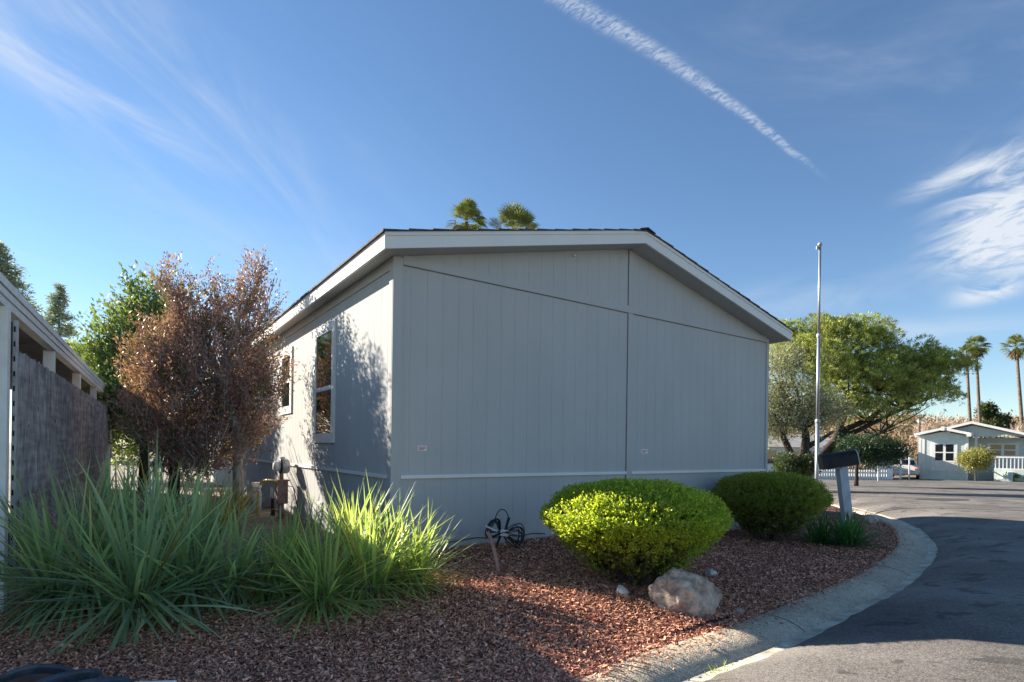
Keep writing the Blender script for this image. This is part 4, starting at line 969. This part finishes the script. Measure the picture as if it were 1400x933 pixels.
fp = at(1116.4, 680, 14.0); fz = gz(fp.x, fp.y)
pole = thing('flagpole', 'bare stepped silver flagpole standing behind the dark clipped shrub', 'pole', (fp.x, fp.y, fz))
zt_ = lambda v: at(1117, v, 14).z-fz
for (za, zb, r_) in ((-.2, zt_(575), .048), (zt_(577), zt_(458), .040), (zt_(460), zt_(336), .030)):
    m = MB(); m.tube([(0, 0, za), (0, 0, zb)], r_, 14); m.build('pole_section', M['steel'], pole)
m = MB()
for v, r_ in ((576, .06), (459, .052)): m.lathe([(r_*.7, zt_(v)-.06), (r_, zt_(v)-.05), (r_, zt_(v)+.03), (r_*.6, zt_(v)+.05)], n=14)
m.build_split('collar', M['greymetal'], pole)
m = MB(); m.lathe([(.0, zt_(336)), (.05, zt_(336)), (.052, zt_(333)), (.0, zt_(331))], n=12); m.box((-.09, -.015, zt_(341)), (-.03, .015, zt_(337))); m.build('truck', M['greymetal'], pole)

# ------------------------------------------------------------------ utility meter by the side wall
mo = Vector((HX, HY, 0))+Vector((*(ex*-.22+ey*4.2), 0)); g0 = gz(mo.x, mo.y)
met = thing('utility_meter', 'rusty utility meter pedestal with yellow hose by the side wall', 'meter', (mo.x, mo.y, g0), TH)
m = MB(); m.box((-.07, -.10, .22), (.09, .10, .60), .008); m.box((-.085, -.115, .60), (.105, .115, .625)); m.build('meter_box', M['rust'], met)
m = MB(); m.tube([(0, 0, .62), (0, 0, .76)], .035, 10); m.tube([(0, 0, -.1), (0, 0, .25)], .05, 10); m.build_split('riser_pipe', M['rust'], met)
RM = Matrix.Rotation(R(-90), 4, 'Y')
m = MB(); m.lathe([(0, -.10), (.10, -.10), (.125, -.07), (.125, .02), (.115, .03)], (.02, 0, .85), 20, RM); m.box((-.02, -.03, .96), (.05, .03, 1.01), .005); m.build('meter_head', M['greymetal'], met)
m = MB(); m.lathe([(.09, .03), (.085, .12), (.06, .15), (0, .155)], (.02, 0, .85), 20, RM); m.build('meter_dial', M['white'], met)
m = MB(); m.lathe([(.1205, .02), (.128, .025), (.128, .05), (.10, .055)], (.02, 0, .85), 20, RM); m.build('sealing_ring', M['blackrub'], met)
hp = [(-.05, 0, .55), (-.12, .08, .60), (-.18, .28, .60), (-.22, .48, .55), (-.24, .58, .42), (-.25, .60, .22), (-.25, .60, -.02)]
m = MB(); m.tube([tuple(p_) for p_ in catmull(hp, 5)], .025, 8); m.build_split('hose', M['yellow'], met)
m = MB(); m.tube([(-.25, .75, -.05), (-.25, .75, .5), (-.25, .95, .5), (-.25, .95, -.05)], .022, 8); m.tube([(-.3, .15, -.05), (-.3, .15, .42), (-.3, .6, .42)], .02, 8); m.tube([(-.28, .25, .5), (-.42, 1.1, .08)], .026, 8); m.box((-.32, .68, .46), (-.18, .82, .54), .01); m.build_split('supply_pipe', M['white'], met)
m = MB(); m.tube([(.09, -.04, .52), (.12, -.3, .52), (.18, -.5, .05)], .008, 6); m.tube([(-.1, .14, 0), (-.1, .14, .3)], .035, 8); m.build_split('drain_line', M['blackrub'], met)
# loose bits under the tree
p = at(299, 659, 10.4); pz = gz(p.x, p.y); tb_ = thing('garden_bench', 'low white garden bench under the red leaved tree', 'bench', (p.x, p.y, pz), .3)
m = MB(); m.box((-.24, -.2, .36), (.24, .2, .41), .01); m.build('seat', M['white'], tb_)
for sx_ in (-1, 1):
    m = MB(); m.box((sx_*.19-.03, -.17, -.05), (sx_*.19+.03, .17, .358)); m.build('leg', M['white'], tb_)

# ------------------------------------------------------------------ pots and white box in the lower left corner
def pot(label, u, v, zrim, r, hgt, m_, tilt=(0, 0), seed=0, name='nursery_pot'):
    c = onz(u, v, zrim); zb = gz(c.x, c.y); root = thing(name, label, 'plant pot', (c.x, c.y, zrim-hgt)); root.rotation_euler = (R(tilt[0]), R(tilt[1]), 0)
    m = MB(); m.lathe([(0, 0), (r*.78, 0), (r*.80, .01), (r*.97, hgt-.05), (r*.94, hgt-.05), (r*.78, .02), (0, .02)], n=36); m.build('pot_body', m_, root)
    m = MB(); m.lathe([(r*.972, hgt-.028), (r*1.02, hgt-.025), (r*1.025, hgt-.004), (r*1.02, hgt), (r*.985, hgt), (r*.96, hgt-.02), (r*.955, hgt-.05)], n=36); m.build('rim', M['rim'], root)
    m = MB(); m.lathe([(0, hgt*.55), (r*.80, hgt*.55)], n=24); m.build('soil', M['mulch'], root)
M['rim'] = mat('pot_rim', (.06, .065, .08), .4, fn=varied((.045, .05, .065), (.09, .10, .12), 16, 4, .001))
M['potblack'] = mat('pot_plastic', (.022, .027, .04), .38, fn=varied((.03, .036, .05), (.07, .08, .10), 14, 4, .001))
M['potbrown'] = mat('pot_clay', (.12, .075, .06), .75, fn=varied((.09, .055, .045), (.16, .10, .08), 10, 4, .002))
pot('black plastic nursery pot in front of its twin, beside the white box', 126, 944, .17, .15, .30, M['potblack'])
pot('black plastic nursery pot half hidden under drooping flax leaves', 92, 934, .14, .165, .29, M['potblack'], (4, -6))
pot('brown pot at the lower left corner under the flax leaves', 40, 928, .07, .17, .25, M['potbrown'], (6, 14))
c = onz(190, 934, .14); bx0 = thing('white_tub', 'white plastic box corner at the bottom edge next to the black pots', 'box', (c.x+.02, c.y-.17, .14-.26), .12)
m = MB(); m.box((-.16, -.20, 0), (.14, .19, .225), .012); m.build('tub_body', M['white'], bx0)
m = MB(); m.box((-.175, -.215, .227), (.155, .205, .258), .010); m.build('lid', M['white'], bx0)

# ------------------------------------------------------------------ across the street
ZS = -.52                                    # yard level over there
def far_lot():
    m = MB(); m.poly([(4, 35.6, -.50), (40, 36.4, -.50), (60, 60, -.55), (-5, 60, -.55)]); return struct(m.build('front_yard', M['dirt']))
far_lot()
m = MB(); m.box((5.5, 35.3, -.9), (42, 35.6, -.47)); struct(m.build('kerb_far', M['concrete']))
LAP = (.64, .72, .68)
def lap_fn(c):
    def fn(t, b):
        co = t.coord(); sp = t.new('ShaderNodeSeparateXYZ'); t.l.new(co, sp.inputs[0])
        t.l.new(t.mix(t.ramp(t.noise(co, 2.5, 5), .3, .7), tuple(x*.93 for x in c)+(1,), tuple(x*1.05 for x in c)+(1,)), b.inputs['Base Color'])
        bump(t, b, t.math('FRACT', t.math('MULTIPLY', sp.outputs[2], 6.0)), .02, .7)
    return fn
M['lap'] = mat('green_lap_siding', LAP, .6, fn=lap_fn(LAP)); M['vert'] = mat('green_board_siding', (.30, .36, .34), .6, fn=varied((.50, .57, .54), (.57, .64, .61), 4, 4, .002))
M['roofgrey'] = mat('far_roof', (.35, .33, .31), .9, fn=varied((.28, .27, .25), (.4, .38, .36), 3, 4, .01))
def far_house():
    Y = 40.0; P0 = at(1257, 657, Y); s_ = Y/F; px = lambda du: du*s_/1.30          # metres per photo pixel
    o = Vector((P0.x, Y, ZS)); h = thing('green_home', 'pale green home with white trim and a railed porch across the street', 'house', o, R(-42))
    zz = lambda v, u=1320: at(u, v, Y).z-ZS
    Wd = px(145); rx = px(70); zr = zz(581, 1327); ze = zz(597, 1257); bw = px(66)
    m = MB(); m.box((0, .0, -.3), (bw, 3, zz(597, 1290))); m.prism([(0, 0, zz(597, 1290)), (bw, 0, zz(597, 1290)), (bw/2, 0, zz(591, 1290))], (0, 3, 0)); m.build('bay_wall', M['lap'], h)
    m = MB(); m.box((bw+.003, 2.2, -.3), (Wd, 11, zz(599))); m.build('porch_wall', M['vert'], h)
    m = MB(); m.prism([(bw*.45, .9, zz(598)), (Wd+.1, .9, zz(598)), (Wd, .9, ze), (rx, .9, zr-.12), (bw*.55, .9, ze+.25)], (0, .12, 0)); gb = m.build('gable_wall', M['vert'], h)
    m = MB()
    for k in range(22): x_ = bw*.7+k*.2; m.box((x_, .885, zz(597.5)), (x_+.02, .899, min(zz(597.5)+.9, zr-.2-abs(x_-rx)*.23)))
    m.build_split('batten', M['lap'], gb)
    m = MB(); ov = .35
    for xa, xb, za, zb in ((-ov, rx, ze-.02, zr+.03), (rx, Wd+ov, zr+.03, ze-.1)):
        m.prism([(xa, .5, za), (xb, .5, zb), (xb, .5, zb+.12), (xa, .5, za+.12)], (0, 11, 0))
    rf = m.build('roof', M['roofgrey'], h)
    m = MB()
    for xa, xb, za, zb in ((-ov, rx, ze-.05, zr), (rx, Wd+ov, zr, ze-.13)):
        m.prism([(xa, .46, za), (xb, .46, zb), (xb, .46, zb+.17), (xa, .46, za+.17)], (0, .037, 0))
    m.build('fascia', M['white'], rf)
    zb_ = zz(597, 1290); zp = zz(588.5, 1290); m = MB()
    for xa, xb, za, zb in ((-.3, bw/2, zb_+.02, zp), (bw/2, bw+.3, zp, zb_+.02)): m.prism([(xa, -.45, za), (xb, -.45, zb), (xb, -.45, zb+.14), (xa, -.45, za+.14)], (0, 2.5, 0))
    br = m.build('bay_roof', M['roofgrey'], h)
    m = MB()
    for xa, xb, za, zb in ((-.3, bw/2, zb_, zp-.02), (bw/2, bw+.3, zp-.02, zb_)): m.prism([(xa, -.49, za), (xb, -.49, zb), (xb, -.49, zb+.17), (xa, -.49, za+.17)], (0, .037, 0))
    m.box((bw/2-.1, -.52, zp-.08), (bw/2+.1, -.495, zp+.2)); m.box((bw-.05, -.52, zb_-.05), (bw+.2, -.495, zb_+.2)); m.build('fascia', M['white'], br)
    m = MB()
    for x_ in (0.0, px(5)): m.box((x_-.08, -.03, -.3), (x_+.08, -.002, zb_-.02))
    m.box((bw-.12, -.03, -.3), (bw+.03, -.002, zb_-.02)); m.box((px(74), .86, -.2), (px(78), 1.0, zz(598))); m.build_split('corner_trim', M['white'], h)
    def win(xa, xb, va, vb, y, n=2):
        wn = thing('window', None, None); wn.parent = h; za, zb2 = zz(vb), zz(va); m = MB(); m.box((xa-.13, y-.05, za-.13), (xb+.13, y-.003, zb2+.13)); m.build('window_trim', M['white'], wn)
        cw = (xb-xa)/n
        for k in range(n):
            for za_, zb_2 in ((za, (za+zb2)/2-.04), ((za+zb2)/2+.04, zb2)):
                m = MB(); m.box((xa+k*cw+.08, y-.056, za_), (xa+(k+1)*cw-.08, y-.0505, zb_2)); m.build('pane', M['glass'], wn)
    win(px(20), px(49), 608.5, 630, 0); win(px(92), px(128), 608, 622, 2.2)
    m = MB(); 
    for xa in (21, 36): m.box((px(xa), -.04, zz(643)), (px(xa+13), -.003, zz(633)))
    m.box((px(17), -.03, zz(644.5)), (px(53), -.003, zz(632.4))) ; m.build('window_panel', M['white'], h)
    m = MB(); m.box((px(100), .2, -.3), (px(145), 2.2, zz(640))); m.build('porch_floor', M['vert'], h)
    m = MB(); x_ = px(101)
    while x_ < px(145): m.box((x_, .22, zz(640)), (x_+.06, .28, zz(625))); x_ += .19
    m.box((px(100), .2, zz(625.5)), (px(145), .3, zz(623.5))); m.box((px(100), .2, zz(640)), (px(145), .3, zz(638.6))); m.build('railing', M['white'], h)
    m = MB()
    for k in range(4): m.box((px(99)+k*.25, -.9, -.3+k*.0), (px(99)+(k+1)*.25, .19, zz(655-k*4)))
    m.build('steps', M['vert'], h)
    m = MB(); m.bar((px(98), -.92, .75), (px(124), -.92, .05), .06, .08); m.build('handrail', M['white'], h)
    return h
far_house()
def round_bush(label, u, v, Y, r, seed, c1, c2, name='round_shrub', n=900):
    lb2 = [lobe(u, v-4, Y, r, r*.72), lobe(u-r*.45, v, Y, r*.55, r*.6), lobe(u+r*.45, v, Y, r*.55, r*.6)]; t0 = at(u, 658, Y); t0.z = ZS
    crown_tree(name, label, 'shrub', t0, [t0, at(u, v+r*.6, Y), at(u, v, Y)], lb2, seed, n, 7, .10, .12, .05, c1, c2, M['leaf'], M['stem'], r0=.06, shell=.6)
round_bush('round olive yellow shrub in front of the green home porch', 1334, 631, 36.6, 19, 81, (.10, .11, .03), (.20, .19, .07))
# flower pots
for i, (u, c_) in enumerate(((1376, 'yellow pot with a green plant, left of the two by the porch steps'), (1390, 'yellow pot with a green plant, right of the two by the porch steps'))):
    p = at(u, 657, 36.5); r0_ = thing('flower_pot', c_, 'plant pot', (p.x, p.y, ZS), 0, 'pots by the porch steps'); m = MB(); m.lathe([(0, 0), (.13, 0), (.19, .3), (.17, .3), (.15, .25), (0, .25)], n=14); m.build('pot_body', mat('yellow_pot', (.5, .45, .15), .6), r0_)
    rng = np.random.default_rng(90+i); n = 70; link('leaves', leaves_mesh('leaves', np.array([0, 0, .32])+rng.normal(0, .09, (n, 3)), rng.normal(0, .6, (n, 3))+np.array([0, 0, .8]), .18, .07, tintgen(rng, n, (.05, .09, .02), (.12, .17, .04)), rng), M['leaf'], r0_)

# carport with car
Yc = 39.0; pc = at(1222, 655, Yc); cs = Yc/F
cp = thing('white_carport', 'white flat roofed carport sheltering a car beside the green home', 'carport', (pc.x-.4, Yc+1.5, ZS), R(-36))
m = MB(); zc = at(1238, 614, Yc).z-ZS; m.box((-.6, -1.2, zc), (34*cs, 6, zc+.16)); m.build('roof', M['white'], cp)
for x_ in (-.35, 31*cs):
    m = MB(); m.box((x_-.06, -1.1, -.2), (x_+.06, -.98, zc-.002)); m.build('post', M['white'], cp)
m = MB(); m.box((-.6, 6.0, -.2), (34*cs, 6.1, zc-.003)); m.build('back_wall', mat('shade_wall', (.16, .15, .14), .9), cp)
def sedan(name, label, loc, rz, paint):
    r0_ = thing(name, label, 'car', loc, rz)                                  # length along local y, rear at y = 0 facing the street
    prof_ = [(0, .45, .62, .74), (.12, .30, .86, .86), (.5, .28, .93, .88), (1.0, .27, .95, .90), (2.2, .27, .93, .90), (3.4, .27, .90, .90), (4.1, .28, .80, .86), (4.5, .38, .62, .74)]
    bm = bmesh.new(); rings = []
    for y_, zb_2, zt_2, hw_ in prof_:
        pts = [(-hw_*.92, zb_2), (hw_*.92, zb_2), (hw_, zb_2+.15), (hw_, zt_2-.12), (hw_*.90, zt_2), (0, zt_2+.03), (-hw_*.90, zt_2), (-hw_, zt_2-.12), (-hw_, zb_2+.15)]
        rings.append([bm.verts.new((x_, y_, z_)) for x_, z_ in pts])
    for a_, b_ in zip(rings, rings[1:]):
        for i in range(9): bm.faces.new((a_[i], a_[(i+1) % 9], b_[(i+1) % 9], b_[i]))
    bm.faces.new(rings[0]); bm.faces.new(rings[-1][::-1]); mbq = MB(); mbq.bm.free(); mbq.bm = bm; mbq.build('body', paint, r0_)
    m = MB(); bm = m.bm; rg_ = []
    for y_, z_, hw_ in ((.55, .93, .76), (1.15, 1.36, .60), (1.6, 1.43, .60), (2.3, 1.42, .60), (3.05, .92, .74)):
        rg_.append([bm.verts.new((-hw_*1.06, y_, .90)), bm.verts.new((hw_*1.06, y_, .90)), bm.verts.new((hw_, y_, z_)), bm.verts.new((-hw_, y_, z_))])
    for a_, b_ in zip(rg_, rg_[1:]):
        for i in range(4): bm.faces.new((a_[i], a_[(i+1) % 4], b_[(i+1) % 4], b_[i]))
    bm.faces.new(rg_[0]); bm.faces.new(rg_[-1]); m.build('cabin', paint, r0_)
    m = MB(); m.prism([(-.66, .64, 1.0), (.66, .64, 1.0), (.55, 1.08, 1.33), (-.55, 1.08, 1.33)], (0, -.012, .012)); m.build('rear_window', M['glass'], r0_)
    for sx_ in (-1, 1):
        m = MB(); m.box((sx_*.72-.13, -.02, .66), (sx_*.72+.13, .06, .78), .01); m.build('tail_light', M['red'], r0_)
        for y_ in (.85, 3.6):
            wh = thing('wheel', None, None, (sx_*.78, y_, .31)); wh.parent = r0_; RY = Matrix.Rotation(R(90), 4, 'Y')
            m = MB(); m.lathe([(.19, -.10), (.29, -.10), (.31, -.07), (.31, .07), (.29, .10), (.19, .10)], n=18, M=RY); m.build('tyre', M['blackrub'], wh)
            m = MB(); m.lathe([(0, -.06), (.18, -.07), (.19, -.09), (.19, .09), (.18, .07), (0, .06)], n=14, M=RY); m.build('rim', M['greymetal'], wh)
    m = MB(); m.box((-.82, -.07, .36), (.82, .10, .55), .03); m.build('bumper', paint, r0_)
    m = MB(); m.box((-.16, -.035, .60), (.16, -.02, .72)); m.build('licence_plate', M['label'], r0_)
    return r0_
M['carpaint'] = mat('silver_white_paint', (.62, .60, .56), .3, spec=.6)
p = at(1236, 655, 39.4); sedan('parked_car', 'silver white sedan parked nose in under the white carport', (p.x, 39.4, ZS), R(-36), M['carpaint'])
# white home and fences behind the trees
Yw = 37.0; p0 = at(1040, 655, Yw); ww = 190*Yw/F
wh_ = thing('white_home', 'long low white home mostly hidden behind the pine and olive', 'house', (p0.x, Yw+1.5, ZS)); zt2 = at(1130, 612, Yw).z-ZS
m = MB(); m.box((-4, 0, -.3), (ww*.66, 6, zt2)); m.build('wall', M['white'], wh_)
m = MB(); m.prism([(-4.4, -.5, zt2+.003), (-4.4, 6.5, zt2+.003), (-4.4, 3, zt2+1.0)], (ww*.66+4.8, 0, 0)); m.build('roof', M['roofgrey'], wh_)
for x_ in (.6, 3.0, 5.6):
    wn = thing('window', None, None, (x_, 0, 1.0)); wn.parent = wh_
    m = MB(); m.box((-.08, -.05, -.08), (1.18, -.003, .98)); m.build('window_frame', M['trim'], wn); m = MB(); m.box((0, -.06, 0), (1.1, -.051, .9)); m.build('pane', M['glass'], wn)
pf = at(1118, 657, 35.8); fw = at(1216, 657, 35.8).x-pf.x; pk = thing('picket_fence', 'white picket fence along the far side of the street', 'fence', (pf.x, 35.9, ZS))
m = MB(); x_ = 0
while x_ < fw: m.box((x_, 0, -.1), (x_+.10, .03, .72)); x_ += .16
m.build('pickets', M['white'], pk); m = MB(); m.box((0, .031, .15), (fw, .07, .24)); m.box((0, .031, .52), (fw, .07, .61)); m.build('rail', M['white'], pk)
pp_ = at(1198, 655, 37); m = MB(); m.box((0, 0, -.2), (1.1, .15, 1.7)); o = m.build('garden_wall', M['white']); o.location = (pp_.x, 37, ZS); tag(o, 'plain white wall panel left of the parked car', 'wall')
# street lamp, sign post, utility pole
p = at(1243, 658, 36.1); sl = thing('street_lamp', 'thin white hooked lamp post in front of the carport', 'lamp post', (p.x, p.y, ZS)); m = MB(); hh = at(1243, 615, 36.1).z-ZS
m.tube([(0, 0, -.2), (0, 0, hh-.25), (-.03, 0, hh-.08), (-.15, 0, hh), (-.32, 0, hh-.02)], .045, 8); m.build('pole', M['white'], sl); m = MB(); m.lathe([(0, .12), (.08, .10), (.14, 0), (.0, -.02)], (-.36, 0, hh-.14), 12); m.build('lamp_head', M['white'], sl)
p = at(1200.5, 660, 33); z0 = float(ground_z(np.array([p.x]), np.array([p.y]))[0]); sg = thing('sign_post', 'grey metal sign post with a round plate seen from behind', 'sign', (p.x, p.y, z0)); m = MB(); m.box((-.03, -.03, -.2), (.03, .03, at(1200, 596, 33).z-z0)); m.build('post', M['greymetal'], sg)
m = MB(); m.lathe([(0, -.006), (.2, -.006), (.2, .006), (0, .006)], (0, -.045, at(1200, 627, 33).z-z0), 20, Matrix.Rotation(R(90), 4, 'X')); m.build('sign_plate', M['greymetal'], sg)
p = at(1256, 640, 44); ut = thing('utility_pole', 'weathered utility pole rising behind the green home left corner', 'pole', (p.x, p.y, -.8)); m = MB(); m.tube([(0, 0, -.2), (0, 0, at(1256, 572, 44).z+.8)], [.11, .09], 8); m.build('pole', M['palmbark'], ut)
m = MB(); m.box((-.12, -.1, at(1256, 578, 44).z+.8), (.12, .1, at(1256, 574, 44).z+.8)); m.build('insulator', M['greymetal'], ut)
# bark and gravel strip on the far left side of the street
# hillside
def hill():
    xs = np.linspace(-40, 200, 90); ys = np.linspace(62, 190, 40); X, Y = np.meshgrid(xs, ys)
    ridge = np.array([[7.4*min(1, max(0, (y-62)/40))*(0.55+.45/(1+math.exp(-(x-35)/14)))*(1+.22*mnoise.noise(Vector((x/16, y/22, 0))))+max(0, y-105)*.02 for x in xs] for y in ys])
    Z = -.9+ridge*1.05; idx = np.arange(X.size).reshape(X.shape); q_ = np.stack([idx[:-1, :-1], idx[:-1, 1:], idx[1:, 1:], idx[1:, :-1]], -1).reshape(-1, 4)
    struct(link('hill', npmesh('hill', np.stack([X, Y, Z], -1).reshape(-1, 3), q_, smooth=True), mat('dry_hillside', (.2, .15, .1), .95, fn=varied((.13, .09, .06), (.27, .20, .13), .6, 5, .05, 2))))
    rng = np.random.default_rng(101); n = 5200; bx_ = rng.uniform(10, 110, n); by_ = rng.uniform(64, 125, n)
    k = bx_ < by_*1.05; bx_, by_ = bx_[k], by_[k]; n = len(bx_)
    bz_ = np.array([float(np.interp(0, [0], [0]))]*n)
    ix = np.clip(((bx_-xs[0])/(xs[1]-xs[0])).astype(int), 0, 88); iy = np.clip(((by_-ys[0])/(ys[1]-ys[0])).astype(int), 0, 38); bz_ = Z[iy, ix]
    kk = 16; P = np.repeat(np.stack([bx_, by_, bz_+.3], 1), kk, 0)+rng.normal(0, 1, (n*kk, 3))*np.array([.55, .55, .45]); T = tintgen(rng, n, (.13, .092, .068), (.22, .165, .125), .3)
    gm = rng.random(n) < .14; T[gm] = tintgen(rng, gm.sum(), (.05, .07, .03), (.11, .12, .05), .2); T = np.repeat(T, kk, 0)*(.7+.6*rng.random((n*kk, 1)))
    o = link('hillside_brush', leaves_mesh('hillside_brush', P, rng.normal(0, .5, (n*kk, 3))+np.array([0, 0, .7]), .62, .26, T, rng), M['leaf']); tag(o, 'tan and brown winter brush covering the hillside beyond the homes', 'brush', kind='stuff')
hill()
def bare_tree(label, u, v, Y, seed, hgt):
    p_ = at(u, v, Y); b_ = Vector((p_.x, p_.y, p_.z-hgt)); root = thing('bare_tree', label, 'tree', b_, 0, 'leafless trees on the hillside'); rg = random.Random(seed); m = MB(); tips = []
    for k in range(3): limb(m, rg, Vector((rg.uniform(-.2, .2), 0, -.2)), Vector((rg.uniform(-.5, .5), rg.uniform(-.4, .4), 1)), hgt*.42, .11, 3, tips, .30, .55, 3)
    m.build('trunk', M['palebark'], root)
    rng = np.random.default_rng(seed); n = len(tips)*14; P = np.repeat(np.array([t_[0] for t_ in tips]), 14, 0); link('twigs', leaves_mesh('twigs', P+rng.normal(0, .12, (n, 3)), rng.normal(0, .6, (n, 3))+np.array([0, 0, .8]), .9, .035, tintgen(rng, n, (.20, .15, .12), (.32, .26, .21), .2), rng), M['twig'], root)
bare_tree('pale leafless tree on the hillside left of the palms', 1296, 560, 62, 111, 5.4)
bare_tree('leafless tree nearer the pine on the hillside', 1272, 578, 64, 112, 4.2)
bare_tree('leafless tree behind the green home right of the palms', 1385, 575, 66, 113, 4.6)
for i, (u, v, r_, lab) in enumerate(((1349, 560, 6, 'small dark evergreen standing up on the hillside right of the palms'), (1362, 578, 16, 'broad dark evergreen bush on the hillside behind the green home'))):
    lb3 = [lobe(u, v, 74, r_, r_*.8), lobe(u+r_*.6, v+r_*.5, 74, r_*.9, r_*.6), lobe(u-r_*.5, v+r_*.6, 74, r_*.8, r_*.6)]; t0 = at(u, v+30, 74)
    crown_tree('evergreen_tree', lab, 'tree', t0, [t0, at(u, v+12, 74), at(u, v, 74)], lb3, 120+i, 420, 8, .22, .4, .14, (.02, .035, .016), (.05, .07, .03), M['leaf'], M['bark'], r0=.15)

# painted shadow spot on the far road and a weed in the gutter
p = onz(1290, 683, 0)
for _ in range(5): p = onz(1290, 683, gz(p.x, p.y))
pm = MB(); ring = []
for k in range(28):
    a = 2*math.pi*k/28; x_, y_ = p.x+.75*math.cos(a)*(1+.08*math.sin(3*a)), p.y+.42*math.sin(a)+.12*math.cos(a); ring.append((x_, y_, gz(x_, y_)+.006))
pm.poly(ring); struct(pm.build('road_shade_patch', mat('painted_road_shade', (.045, .043, .042), .9, fn=varied((.035, .034, .033), (.07, .067, .064), 20, 4, .002))))
rng = np.random.default_rng(201); p = onz(986, 915, -.19); wd = thing('gutter_weed', 'tiny yellow green weed growing in the sunny gutter crack', 'weed', (p.x, p.y, -.19))
V, Fc, T = blades(rng, [(0, 0, 0), (.05, .04, 0), (-.07, -.05, 0)], 34, (.03, .09), (.006, .012), (10, 70), (3, 9), (.10, .15, .03), (.2, .25, .05), segs=4); link('leaves', npmesh('leaves', V, Fc, T), M['blade'], wd)
